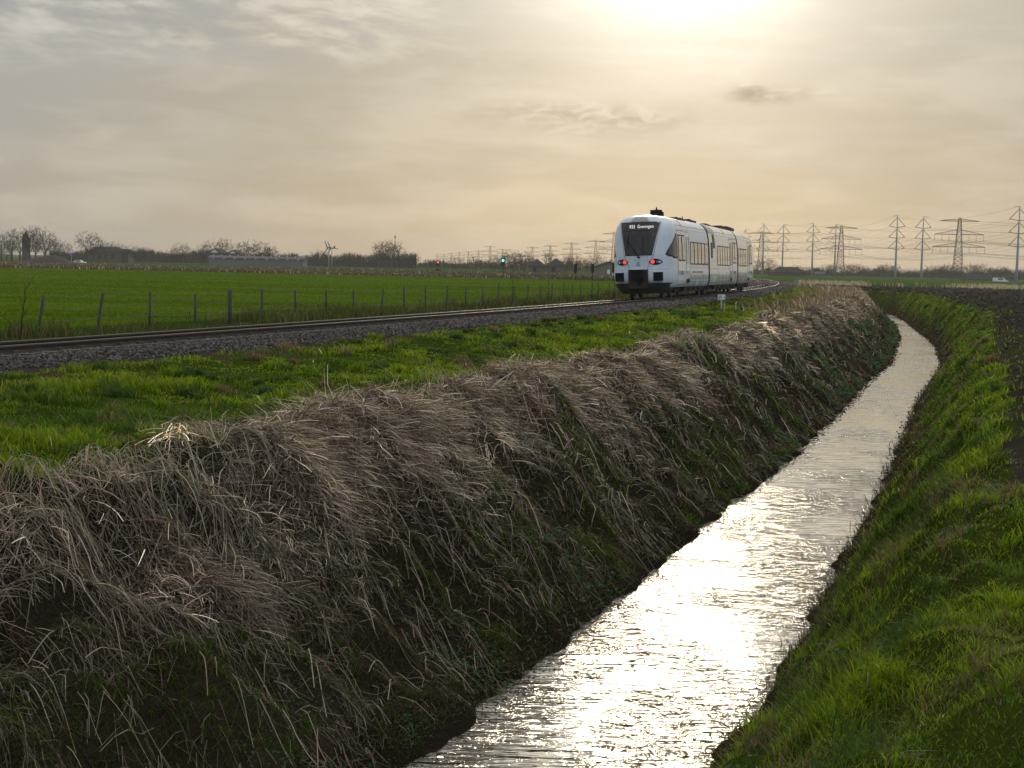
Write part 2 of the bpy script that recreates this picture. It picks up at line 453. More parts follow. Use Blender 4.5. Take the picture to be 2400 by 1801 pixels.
def height(x, y, detail=True):
    x = np.asarray(x, float); y = np.asarray(y, float)
    dl, dr, T = dists(x, y)
    far = -0.6 * sstep(y, 150, 420)
    # left side: bank, crest, verge, ballast foot
    u = dl / CRW
    zl = np.interp(u, [-0.3, -0.02, 0.03, 0.15, 0.5, 0.8, 0.93, 1.03, 1.3], [-2.75, -2.32, -2.16, -1.92, -1.02, -0.26, -0.02, 0.07, 0.06])
    verge = 0.07 + (0.34 - 0.07) * sstep(-T, -7.5, -2.6)
    zl = np.where(u > 1.03, verge, zl)
    left = 0.34 * sstep(T, -4.6, -2.4)
    zl = np.where(T < -2.0, left, zl)
    # right side: bank and field
    zr = np.interp(dr, [-0.8, -0.05, 0.08, 0.4, 1.2, 1.8, 2.2, 2.8], [-2.75, -2.32, -2.16, -1.85, -0.70, -0.06, 0.14, 0.20])
    z = np.where(dl > dr, zl, zr)
    if detail:
        mL = sstep(u, 0.05, 0.3) * sstep(dl, 5.2, 3.0)
        hum = (fbm(x * 1.0, y * 1.0, 1, 3) - 0.5) * 0.85 + (vnoise(x * 2.7, y * 2.7, 5) - 0.5) * 0.22
        z = z + mL * hum * np.where(T > 3, 1, 0)
        mV = sstep(dl, 2.6, 4.2) * sstep(T, 2.2, 4.0)
        z = z + mV * (fbm(x * 1.2, y * 1.2, 9, 3) - 0.5) * 0.22
        mR = sstep(dr, 0.15, 0.6)
        z = z + mR * sstep(dr, 9.0, 2.0) * ((fbm(x * 1.2, y * 1.2, 13, 3) - 0.5) * 0.55 + (vnoise(x * 3.0, y * 3.0, 15) - 0.5) * 0.16)
        mp = sstep(dr, 2.2, 3.2) * sstep(y, 190, 150)
        fur = np.abs(np.sin(dr * 2.2 + 0.8 * vnoise(x * 0.4, y * 0.4, 3)))
        z = z + mp * ((fbm(x * 2.2, y * 2.2, 21, 3) - 0.45) * 0.26 + fur * 0.10)
        z = z + sstep(T, -3.5, -5) * (fbm(x * 0.6, y * 0.6, 31, 3) - 0.5) * 0.10
    return z + far


def hgt(x, y): return float(height(np.array([x]), np.array([y]))[0])


def ground_color(x, y):
    dl, dr, T = dists(x, y)
    n = fbm(x * 0.5, y * 0.5, 41, 3); n2 = fbm(x * 0.08, y * 0.08, 45, 3); nf = vnoise(x * 2.5, y * 2.5, 47)
    N = len(x); C = np.zeros((N, 3))
    def setc(mask, c): C[mask] = np.array(c)
    soil = np.array((0.027, 0.022, 0.016))
    C[:] = (0.045, 0.085, 0.014)                                        # far green land
    meadow = (T < -3.2) & (y < 219 + (n2 - 0.5) * 10 + 0.012 * x)
    C[meadow] = np.array((0.066, 0.118, 0.004)) * (0.85 + 0.35 * n2[meadow])[:, None]
    reed = (T < -3.2) & ~meadow & (y < 395)
    C[reed] = np.array((0.105, 0.078, 0.046)) * (0.7 + 0.6 * nf[reed])[:, None]
    edge = (T < -3.2) & (T > -9.6)
    C[edge] = np.array((0.030, 0.045, 0.012))
    verge = (T > 2.2) & (dl > 0) & (y < 190)
    C[verge] = np.array((0.030, 0.052, 0.006))
    thin = (T > 1.6) & (T < 3.6) & (y < 190) & (n > 0.42)
    C[thin] = np.array((0.050, 0.043, 0.022))
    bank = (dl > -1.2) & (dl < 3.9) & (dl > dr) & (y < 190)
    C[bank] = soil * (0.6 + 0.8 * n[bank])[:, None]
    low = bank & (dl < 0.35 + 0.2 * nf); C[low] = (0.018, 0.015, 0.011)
    rb = (dr > -1.2) & (dr < 2.6 + 2.4 * sstep(y, 15, 8)) & (dr >= dl) & (y < 190)
    C[rb] = np.array((0.034, 0.048, 0.008)) + np.array((0.010, 0.024, 0.000)) * sstep(y[rb], 40, 110)[:, None]
    lowr = rb & (dr < 0.5 + 0.3 * nf); C[lowr] = (0.026, 0.020, 0.013)
    pl = (dr >= 2.0 + 0.5 * nf + 2.2 * sstep(y, 15, 8)) & (y < 186 + (n2 - 0.5) * 8)
    C[pl] = np.array((0.040, 0.033, 0.028)) * (0.7 + 0.6 * n[pl])[:, None]
    gw = pl & (n > 0.60) & (dr < 9); C[gw] = (0.035, 0.042, 0.018)
    strip = (dr > -2) & (y >= 186) & (y < 232); C[strip] = (0.034, 0.052, 0.014)
    brt = (dr > -2) & (y >= 232) & (y < 420); C[brt] = (0.045, 0.092, 0.012)
    return C


def build_ground():
    ang = np.radians(np.concatenate([np.arange(-180, -28, 4.0), np.arange(-28, 28, 0.1), np.arange(28, 180, 4.0)]))
    rad = np.exp(np.linspace(math.log(0.8), math.log(2400), 720))
    A, R = np.meshgrid(ang, rad)
    x = (np.sin(A) * R).ravel(); y = (np.cos(A) * R).ravel()
    z = height(x, y)
    V = np.stack([x, y, z], 1); C = ground_color(x, y)
    nr, nc = A.shape
    i, j = np.meshgrid(np.arange(nr - 1), np.arange(nc), indexing='ij'); j2 = (j + 1) % nc
    Fq = np.stack([i * nc + j, (i + 1) * nc + j, (i + 1) * nc + j2, i * nc + j2], -1).reshape(-1, 4)
    fl = Fq.ravel(); cnt = np.full(len(Fq), 4)
    c0 = len(V); V = np.vstack([V, [[0, 0, float(z[:nc].mean())]]]); C = np.vstack([C, C[:1]])
    fan = np.stack([np.full(nc, c0), np.arange(nc), (np.arange(nc) + 1) % nc], 1)
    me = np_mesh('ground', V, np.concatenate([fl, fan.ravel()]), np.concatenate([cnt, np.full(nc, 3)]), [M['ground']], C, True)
    o = link('ground', me)
    tag(o, 'flat farmland with green meadow, ditch banks, verge and dark ploughed field', 'ground', kind='structure')


build_ground()


def build_water():
    ys = np.concatenate([np.arange(-10, 200, 0.4)])
    P = []
    for t in np.linspace(-0.5, 1, 2): pass
    rows = [np.stack([fL(ys) - 0.45 + (fR(ys) - fL(ys) + 0.9) * k, ys, np.full_like(ys, WZ)], 1) for k in np.linspace(0, 1, 5)]
    V = np.stack(rows, 1)                                     # (ny,5,3)
    ny = len(ys); i, j = np.meshgrid(np.arange(ny - 1), np.arange(4), indexing='ij')
    Fq = np.stack([i * 5 + j, i * 5 + j + 1, (i + 1) * 5 + j + 1, (i + 1) * 5 + j], -1).reshape(-1, 4)
    m = bpy.data.materials.new('ditch_water'); m.use_nodes = True; g = G(m.node_tree)
    oc = g.n('ShaderNodeTexCoord').outputs['Object']
    def mp(sx, sy, rot=0.0):
        q = g.n('ShaderNodeMapping'); g.L.new(oc, q.inputs[0]); q.inputs['Scale'].default_value = (sx, sy, 1); q.inputs['Rotation'].default_value = (0, 0, rot)
        return q.outputs[0]
    r1 = g.noise(mp(1.0, 8.0, 0.04), 1.0, 3, 0.5, 0.35)          # long ripples across the ditch
    r2 = g.noise(mp(2.4, 19.0, -0.05), 1.0, 2, 0.5, 0.3)
    r3 = g.noise(mp(22, 34), 1.0, 2, 0.5)                        # fine cat's-paws
    r1, r2, r3 = (g.m('SUBTRACT', q_, 0.5) for q_ in (r1, r2, r3))
    gust = g.noise(mp(0.55, 0.35), 1.0, 3, 0.6)
    calm = g.sm(gust, 0.40, 0.58)
    h = g.m('ADD', g.m('MULTIPLY', r1, 0.185), g.m('ADD', g.m('MULTIPLY', r2, 0.085), g.m('MULTIPLY', r3, 0.012)))
    h = g.m('MULTIPLY', h, g.m('ADD', 0.30, g.m('MULTIPLY', calm, 0.9)))
    sy = g.n('ShaderNodeSeparateXYZ'); g.L.new(oc, sy.inputs[0])
    h = g.m('MULTIPLY', h, g.sm(sy.outputs[1], 15.0, 48.0, 1.0, 0.40))      # the sheltered far reach is calmer
    b = g.n('ShaderNodeBump'); b.inputs['Strength'].default_value = 1.0; b.inputs['Distance'].default_value = 0.55
    g.L.new(h, b.inputs['Height']); N = b.outputs[0]
    # murky water: strong mirror at grazing angles, dark brown body where a ripple turns towards the viewer
    lw = g.n('ShaderNodeLayerWeight'); lw.inputs['Blend'].default_value = 0.5; g.L.new(N, lw.inputs['Normal'])
    f = g.sm(lw.outputs['Facing'], 0.36, 0.66, 0.03, 0.82)
    gl = g.n('ShaderNodeBsdfGlossy'); gl.inputs['Color'].default_value = (1.0, 0.965, 0.89, 1); gl.inputs['Roughness'].default_value = 0.05; g.L.new(N, gl.inputs['Normal'])
    df = g.n('ShaderNodeBsdfDiffuse'); df.inputs['Color'].default_value = (0.060, 0.052, 0.036, 1); g.L.new(N, df.inputs['Normal'])
    x = g.n('ShaderNodeMixShader'); g.L.new(f, x.inputs[0]); g.L.new(df.outputs[0], x.inputs[1]); g.L.new(gl.outputs[0], x.inputs[2])
    m.node_tree.nodes.remove(m.node_tree.nodes['Principled BSDF']); g.L.new(x.outputs[0], m.node_tree.nodes['Material Output'].inputs[0])
    me = np_mesh('water', V, Fq.ravel(), np.full(len(Fq), 4), [m])
    tag(link('water', me), 'narrow rippled drainage ditch reflecting the pale sun', 'water', kind='structure')


build_water()


# ------------------------------------------------------------------ vegetation ribbons
def ribbons(name, P, W, S, col, m, parent=None):
    """P (N,K,3) centre lines, W (N,K) half widths, S (N,3) side vectors, col (N,3) or (N,K,3)"""
    N, K, _ = P.shape
    S = S / np.linalg.norm(S, axis=1, keepdims=True)
    V = np.empty((N, K, 2, 3), np.float32)
    off = W[:, :, None] * S[:, None, :]
    V[:, :, 0] = P - off; V[:, :, 1] = P + off
    base = (np.arange(N) * K * 2)[:, None]; k = np.arange(K - 1)[None, :]
    Fq = np.stack([base + 2 * k, base + 2 * k + 1, base + 2 * k + 3, base + 2 * k + 2], -1).reshape(-1, 4)
    if col.ndim == 2: col = np.repeat(col[:, None, :], K, 1)
    C = np.repeat(col[:, :, None, :], 2, 2).reshape(-1, 3)
    me = np_mesh(name, V, Fq.ravel(), np.full(len(Fq), 4), [m], C)
    return link(name, me, parent)


def logY(n, a, b): return np.exp(RNG.uniform(math.log(a), math.log(b), n))


def rand_col(n, base, var=0.3, hue=0.12):
    c = np.array(base)[None, :] * (1 + var * RNG.uniform(-1, 1, (n, 1))) * (1 + hue * RNG.uniform(-1, 1, (n, 3)))
    return np.clip(c, 0.002, 0.9)


def blades(x, y, h, w, lean, col, K=4, dirbias=(0, 0), droop=0.35):
    n = len(x); z = height(x, y) - 0.01
    a = RNG.uniform(0, 2 * math.pi, n)
    L = np.stack([np.cos(a) * lean + dirbias[0] * h, np.sin(a) * lean + dirbias[1] * h], 1)
    t = np.linspace(0, 1, K)[None, :]
    P = np.empty((n, K, 3))
    bend = t ** 1.8
    P[:, :, 0] = x[:, None] + L[:, 0:1] * bend; P[:, :, 1] = y[:, None] + L[:, 1:2] * bend
    P[:, :, 2] = z[:, None] + h[:, None] * (t - droop * t ** 3)
    W = w[:, None] * np.maximum(1 - t ** 1.5, 0.08)
    b = a + RNG.normal(0, 0.7, n) + math.pi / 2
    S = np.stack([np.cos(b), np.sin(b), np.zeros(n)], 1)
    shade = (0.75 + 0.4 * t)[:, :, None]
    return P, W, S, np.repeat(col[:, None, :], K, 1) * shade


def tuft_field(n):
    return RNG


def build_verge_grass():
    n = 250000
    y = logY(n, 9, 175)
    xl = fL(y) - 2.7 / kL(y); xt = fT(y) + 2.45 / kT(y)
    u = RNG.random(n); x = xt + (xl - xt) * u
    keep = np.abs(x / y) < 0.42
    d0, _, T = dists(x, y)
    clump = fbm(x * 1.5, y * 1.5, 61, 3); clump2 = vnoise(x * 0.5, y * 0.5, 63)
    thin = sstep(T, 2.4, 4.2)
    keep &= RNG.random(n) < (0.25 + 0.75 * thin) * (0.35 + 1.1 * clump)
    x, y, clump, clump2, T, d0 = (q[keep] for q in (x, y, clump, clump2, T, d0)); n = len(x)
    h = (0.040 + 0.23 * sstep(clump, 0.48, 0.78)) * RNG.uniform(0.6, 1.3, n) * (0.55 + 0.45 * sstep(T, 2.5, 5))
    w = np.maximum(0.0035, 0.00045 * y) * RNG.uniform(0.7, 1.3, n)
    col = rand_col(n, (0.150, 0.232, 0.006), 0.5, 0.14)
    dk = (clump2 > 0.62); col[dk] *= np.array((0.48, 0.58, 1.2))
    dry = RNG.random(n) < 0.04 + 0.10 * (T < 4.2); col[dry] = rand_col(int(dry.sum()), (0.26, 0.19, 0.10), 0.4)
    fl = RNG.random(n) < 0.0018; col[fl] = (0.75, 0.72, 0.55)
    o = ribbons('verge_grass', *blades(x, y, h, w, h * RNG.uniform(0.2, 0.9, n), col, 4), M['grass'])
    tag(o, 'lush tussocky green grass on the verge below the track', 'grass', kind='stuff')


def build_right_grass():
    n = 340000
    y = np.where(RNG.random(n) < 0.14, RNG.uniform(3.4, 9.0, n), logY(n, 3.2, 200))
    x = fR(y) + RNG.uniform(0.0, 1, n) ** 0.8 * (3.0 + 1.6 * sstep(y, 15, 8)) / kL(y)
    d0, dr, _ = dists(x, y)
    clump = fbm(x * 1.8, y * 1.8, 71, 3)
    brown = fbm(x * 0.55, y * 0.55, 73, 3)
    pr = (0.80 + 0.5 * clump) * (0.45 + 0.55 * sstep(dr, 0.3, 1.0)) * (1 - 0.96 * sstep(dr - 2.2 * sstep(y, 15, 8), 1.85, 2.35))
    keep = (RNG.random(n) < pr) & (x / y < 0.50)
    x, y, clump, brown, dr = (q[keep] for q in (x, y, clump, brown, dr)); n = len(x)
    h = (0.045 + 0.15 * sstep(clump, 0.48, 0.76)) * RNG.uniform(0.5, 1.3, n)
    w = np.maximum(0.0034, 0.00045 * y) * RNG.uniform(0.7, 1.3, n)
    col = rand_col(n, (0.165, 0.250, 0.010), 0.6, 0.18); dk = fbm(x * 1.6, y * 1.6, 77, 2) > 0.57; col[dk] *= np.array((0.48, 0.60, 1.2))
    lowp = RNG.random(n) < sstep(dr, 1.15, 0.2) * 0.8; col[lowp] = rand_col(int(lowp.sum()), (0.075, 0.062, 0.026), 0.4)
    br = RNG.random(n) < np.clip((brown - 0.57) * 5, 0.05, 0.7); col[br] = rand_col(int(br.sum()), (0.15, 0.115, 0.075), 0.45)
    fl = RNG.random(n) < 0.0012; col[fl] = (0.6, 0.70, 0.6)
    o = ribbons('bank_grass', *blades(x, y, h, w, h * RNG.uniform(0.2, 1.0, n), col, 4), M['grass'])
    tag(o, 'bright green grass with brown patches on the right ditch bank', 'grass', kind='stuff')


def build_tussocks():
    nt = 1700
    y = logY(nt, 5, 120); rt = RNG.random(nt) < 0.45
    xv = fT(y) + 2.7 / kT(y); xv = xv + (fL(y) - 3.2 / kL(y) - xv) * RNG.random(nt)
    xr = fR(y) + RNG.uniform(0.5, 2.15, nt) / kL(y)
    x = np.where(rt, xr, xv); ok = (np.abs(x / y) < 0.44) & (rt | (y > 11)); x, y = x[ok], y[ok]; nt = len(x)
    nb = RNG.integers(30, 90, nt); t = np.repeat(np.arange(nt), nb); n = len(t)
    rad = RNG.uniform(0.06, 0.20, nt)[t]; a = RNG.uniform(0, 6.283, n); r = np.sqrt(RNG.random(n)) * rad
    bx, by = x[t] + np.cos(a) * r, y[t] + np.sin(a) * r
    h = RNG.uniform(0.10, 0.28, nt)[t] * RNG.uniform(0.6, 1.2, n); w = np.maximum(0.003, 0.00042 * by)
    tone = RNG.random(nt); base = np.where((tone < 0.6)[:, None], np.array((0.050, 0.095, 0.018)), np.where((tone < 0.82)[:, None], np.array((0.12, 0.20, 0.006)), np.array((0.15, 0.12, 0.075))))[t]
    col = np.clip(base * (1 + 0.45 * RNG.uniform(-1, 1, (n, 1))), 0.003, 0.9)
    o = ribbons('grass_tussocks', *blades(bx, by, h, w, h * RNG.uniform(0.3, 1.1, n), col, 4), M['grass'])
    tag(o, 'darker grass tussocks dotted over the verge and right bank', 'grass', kind='stuff')
    # broad-leaved weeds among the grass
    nt = 420
    y = logY(nt, 4.5, 90); rt = RNG.random(nt) < 0.5
    xv = fT(y) + 2.7 / kT(y); xv = xv + (fL(y) - 3.2 / kL(y) - xv) * RNG.random(nt); x = np.where(rt, fR(y) + RNG.uniform(0.3, 2.2, nt) / kL(y), xv)
    ok = (np.abs(x / y) < 0.44) & (rt | (y > 11)); x, y = x[ok], y[ok]; nt = len(x); t = np.repeat(np.arange(nt), RNG.integers(8, 26, nt)); n = len(t)
    lx, ly = x[t] + RNG.normal(0, 0.10, n), y[t] + RNG.normal(0, 0.10, n)
    leaves('broadleaf_weeds', lx, ly, height(lx, ly) + RNG.random(n) * 0.13, np.maximum(0.018, 0.0012 * ly) * RNG.uniform(0.6, 1.4, n), rand_col(n, (0.055, 0.12, 0.040), 0.45, 0.15), 'low broad-leaved weeds among the verge and bank grass')
    # flattened dead thatch on the right bank
    m = 7000
    y = logY(m, 4, 80); x = fR(y) + RNG.uniform(0.15, 2.3, m) / kL(y); pt = fbm(x * 0.7, y * 0.7, 79, 3); ok = (x / y < 0.46) & (pt > 0.50); x, y = x[ok], y[ok]; m = len(x)
    h = RNG.uniform(0.03, 0.10, m); w = np.maximum(0.0018, 0.0003 * y)
    o = ribbons('dead_thatch', *blades(x, y, h, w, RNG.uniform(0.08, 0.32, m), rand_col(m, (0.24, 0.19, 0.125), 0.5), 4), M['straw'])
    tag(o, 'flattened dead thatch lying in patches on the right bank', 'dead grass', kind='stuff')


def build_meadow_blades():
    n = 160000
    y = logY(n, 24, 225); x = RNG.uniform(-0.46, 0.36, n) * y
    T = (x - fT(y)) * kT(y); keep = (T < -9.0) & (y < 217); x, y = x[keep], y[keep]; n = len(x)
    h = RNG.uniform(0.07, 0.16, n); w = np.maximum(0.003, 0.0006 * y) * RNG.uniform(0.6, 1.2, n)
    col = rand_col(n, (0.086, 0.145, 0.002), 0.2, 0.06) * (0.55 + 0.9 * fbm(x * 0.07, y * 0.3, 81, 4))[:, None]
    o = ribbons('meadow_grass', *blades(x, y, h, w, h * 0.5, col, 3), M['grass'])
    tag(o, 'smooth bright green young crop across the meadow', 'grass', kind='stuff')


def build_straw():
    """matted dead grass hanging over the crest and down the left bank"""
    nt = 9500
    y = logY(nt, 6.5, 175)
    r = RNG.random(nt)
    dl = np.where(r < 0.56, RNG.normal(2.6, 0.45, nt), RNG.uniform(0.4, 3.0, nt))
    dl = np.clip(dl, 0.4, 3.55)
    x = fL(y) - dl / kL(y)
    patch = fbm(x * 0.6, y * 0.6, 91, 3)
    keep = (x / y > -0.48) & ((RNG.random(nt) < np.clip((dl - 1.35 + 0.9 * sstep(y - 0.0 * dl, 17, 9)) / 1.3, 0.03, 1) * np.clip(4.5 * (patch - 0.385), 0.03, 1)))
    x, y, dl = x[keep], y[keep], dl[keep]; nt = len(x)
    ns = RNG.integers(30, 80, nt); ns = (ns * (0.6 + 0.7 * sstep(dl, 0.6, 2.6))).astype(int)
    tid = np.repeat(np.arange(nt), ns); n = len(tid)
    bx, by, bd = x[tid], y[tid], dl[tid]
    k = kL(by); th = np.arccos(np.clip(k, -1, 1))                         # heading of the ditch
    down = np.stack([np.cos(th), -np.sin(th)], 1)                       # towards the water
    along = np.stack([np.sin(th), np.cos(th)], 1)
    tdir = RNG.normal(0.1, 1.15, nt)[tid]; tup = RNG.uniform(0.0, 1.0, nt)[tid]
    spread = 0.10 + 0.10 * RNG.random(nt)[tid]
    px = bx + RNG.normal(0, 1, n) * spread; py = by + RNG.normal(0, 1, n) * spread
    K = 7
    crest = sstep(bd, 2.2, 3.0)
    ln = RNG.uniform(0.12, 0.52, n) * (0.75 + 0.35 * crest) * (0.85 + 0.3 * tup)
    ang = tdir + RNG.normal(0, 0.42, n)
    wild = RNG.random(n) < 0.30; ang[wild] = RNG.uniform(-math.pi, math.pi, int(wild.sum()))
    d2 = down * np.cos(ang)[:, None] + along * np.sin(ang)[:, None]
    up = RNG.uniform(0.05, 0.75, n) * (0.35 + 0.85 * crest * tup)
    D = np.concatenate([d2, up[:, None]], 1)
    D /= np.linalg.norm(D, axis=1, keepdims=True)
    curl = RNG.normal(0, 0.07, n); kink = RNG.random((n, K)) < 0.16
    thick = RNG.random(n) ** 1.5 * (0.04 + 0.12 * crest)
    P = np.empty((n, K, 3)); p = np.stack([px, py, height(px, py) + thick * 0.8], 1)
    seg = ln / (K - 1)
    stiff = 0.05 + 0.22 * RNG.random(n) ** 2
    for i in range(K):
        P[:, i] = p
        c, s = np.cos(curl + kink[:, i] * RNG.normal(0, 0.9, n)), np.sin(curl + kink[:, i] * RNG.normal(0, 0.9, n))
        D[:, :2] = np.stack([D[:, 0] * c - D[:, 1] * s, D[:, 0] * s + D[:, 1] * c], 1)
        D[:, 2] -= stiff
        D /= np.linalg.norm(D, axis=1, keepdims=True)
        p = p + D * seg[:, None]
        gz = height(p[:, 0], p[:, 1]) + thick + 0.008
        gz = np.maximum(gz, WZ + 0.01)
        low = p[:, 2] < gz
        p[:, 2] = np.where(low, gz, p[:, 2]); D[low, 2] = np.maximum(D[low, 2], -0.25)
    w = np.maximum(0.0014, 0.00026 * by) * RNG.uniform(0.6, 1.6, n)
    w = w * np.where(RNG.random(n) < 0.05, 1.7, 1.0)
    W = w[:, None] * np.linspace(1.1, 0.55, K)[None, :]
    S = np.stack([-d2[:, 1], d2[:, 0], RNG.normal(0, 0.5, n)], 1)
    tc = RNG.random(nt)[tid]
    col = rand_col(n, (0.24, 0.198, 0.162), 0.6, 0.06)
    tb = np.exp(RNG.normal(0.10, 0.62, nt))[tid]; col *= tb[:, None]
    red = (tc < 0.14); col[red] = rand_col(int(red.sum()), (0.20, 0.115, 0.070), 0.4, 0.08)
    pale = (RNG.random(n) < (0.10 + 0.16 * (tc > 0.75)) * (0.35 + 0.9 * sstep(bd, 1.4, 2.7))); col[pale] = rand_col(int(pale.sum()), (0.66, 0.58, 0.46), 0.25, 0.05)  # sunlit crest painted in: more pale strands towards the crest
    dark = RNG.random(n) < 0.35 + 0.45 * sstep(bd, 2.2, 0.8); col[dark] *= 0.38; col *= (0.62 + 0.38 * sstep(bd, 1.0, 2.6))[:, None]  # strands darkened downslope, so the lit crest stands out in the colour
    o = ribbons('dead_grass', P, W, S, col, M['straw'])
    tag(o, 'matted dead straw hanging over the crest of the left ditch bank', 'dead grass', kind='stuff')
    # fine straw litter scattered over the whole bank
    m = 70000
    y = logY(m, 6.5, 110); dl = RNG.uniform(0.15, 3.3, m); x = fL(y) - dl / kL(y); pt = fbm(x * 0.9, y * 0.9, 97, 3)
    ok = (x / y > -0.46) & (RNG.random(m) < np.clip((pt - 0.30) * 3, 0.12, 1) * np.clip(0.35 + dl / 2.4, 0, 1)); x, y, dl = x[ok], y[ok], dl[ok]; m = len(x)
    a = RNG.normal(-0.6, 0.9, m); L = RNG.uniform(0.05, 0.26, m); K = 3; P = np.empty((m, K, 3)); up = RNG.uniform(0.008, 0.05, m)
    for i in range(K):
        qx = x + np.cos(a) * L * i / 2; qy = y + np.sin(a) * L * i / 2; a = a + RNG.normal(0, 0.15, m); P[:, i, 0] = qx; P[:, i, 1] = qy; P[:, i, 2] = np.maximum(height(qx, qy), WZ) + up * RNG.uniform(0.5, 1.5, m)
    w = np.maximum(0.0013, 0.00028 * y) * RNG.uniform(0.6, 1.5, m)
    o = ribbons('straw_litter', P, np.repeat(w[:, None], K, 1), np.stack([-np.sin(a), np.cos(a), RNG.normal(0, 0.6, m)], 1), rand_col(m, (0.15, 0.122, 0.095), 0.65, 0.08), M['straw'])
    tag(o, 'short bits of straw litter covering the left bank', 'straw litter', kind='stuff')
    # straight broken stalks lying criss-cross over the mat
    m = 6000
    y = logY(m, 6.5, 90); dl = 3.4 - 2.9 * RNG.random(m) ** 2.2; x = fL(y) - dl / kL(y); ok = x / y > -0.46; x, y, dl = x[ok], y[ok], dl[ok]; m = len(x)
    a = RNG.normal(-0.5, 1.0, m); L = RNG.uniform(0.10, 0.55, m); K = 5; P = np.empty((m, K, 3)); q = np.stack([x, y], 1); up = RNG.uniform(0.01, 0.09, m) + 0.05 * sstep(dl, 1.8, 2.8)
    for i in range(K):
        P[:, i, :2] = q; P[:, i, 2] = height(q[:, 0], q[:, 1]) + up * (1 + 0.6 * math.sin(i * 1.1)); a = a + np.where(RNG.random(m) < 0.2, RNG.normal(0, 0.7, m), RNG.normal(0, 0.05, m))
        q = q + np.stack([np.cos(a), np.sin(a)], 1) * (L / (K - 1))[:, None]
    P[:, :, 2] = np.maximum(P[:, :, 2], WZ + 0.02)
    w = np.maximum(0.0020, 0.00030 * y) * RNG.uniform(0.6, 1.3, m)
    o = ribbons('broken_stalks', P, np.repeat(w[:, None], K, 1), np.stack([-np.sin(a), np.cos(a), RNG.normal(0, 0.4, m)], 1), rand_col(m, (0.30, 0.255, 0.20), 0.5, 0.06), M['straw'])
    tag(o, 'pale broken reed stalks lying criss-cross on the left bank', 'reed stalks', kind='stuff')
    # tall dry stems standing out of the mat
    m = 2600
    y = logY(m, 8, 165); x = fL(y) - RNG.normal(3.05, 0.45, m) / kL(y)
    ok = x / y > -0.42; x, y = x[ok], y[ok]; m = len(x)
    h = RNG.uniform(0.2, 0.6, m) * (0.6 + 0.8 * vnoise(x * 0.7, y * 0.7, 95)); w = np.maximum(0.0016, 0.00026 * y)
    col = rand_col(m, (0.34, 0.26, 0.17), 0.35)
    o = ribbons('dry_stems', *blades(x, y, h, w, h * RNG.uniform(0.2, 1.1, m), col, 5, (-0.35, 0.05)), M['straw'])
    tag(o, 'thin dry stems standing out of the matted straw', 'dry stems', kind='stuff')


def leaves(name, cx, cy, cz, size, col, label, m=None):
    n = len(cx)
    a = RNG.uniform(0, 2 * math.pi, n); tilt = RNG.uniform(-0.7, 0.7, n)
    u = np.stack([np.cos(a), np.sin(a), 0.4 * np.sin(tilt)], 1); v = np.stack([-np.sin(a), np.cos(a), 0.8 * np.sin(tilt * 1.7)], 1)
    c = np.stack([cx, cy, cz], 1); s = size[:, None]
    V = np.stack([c - u * s, c + v * s * 0.6 - u * s * 0.1, c + u * s, c - v * s * 0.6 - u * s * 0.1], 1)
    Fq = np.arange(n * 4).reshape(n, 4)
    me = np_mesh(name, V, Fq.ravel(), np.full(n, 4), [m or M['leaf']], np.repeat(col, 4, 0))
    tag(link(name, me), label, 'weeds', kind='stuff')


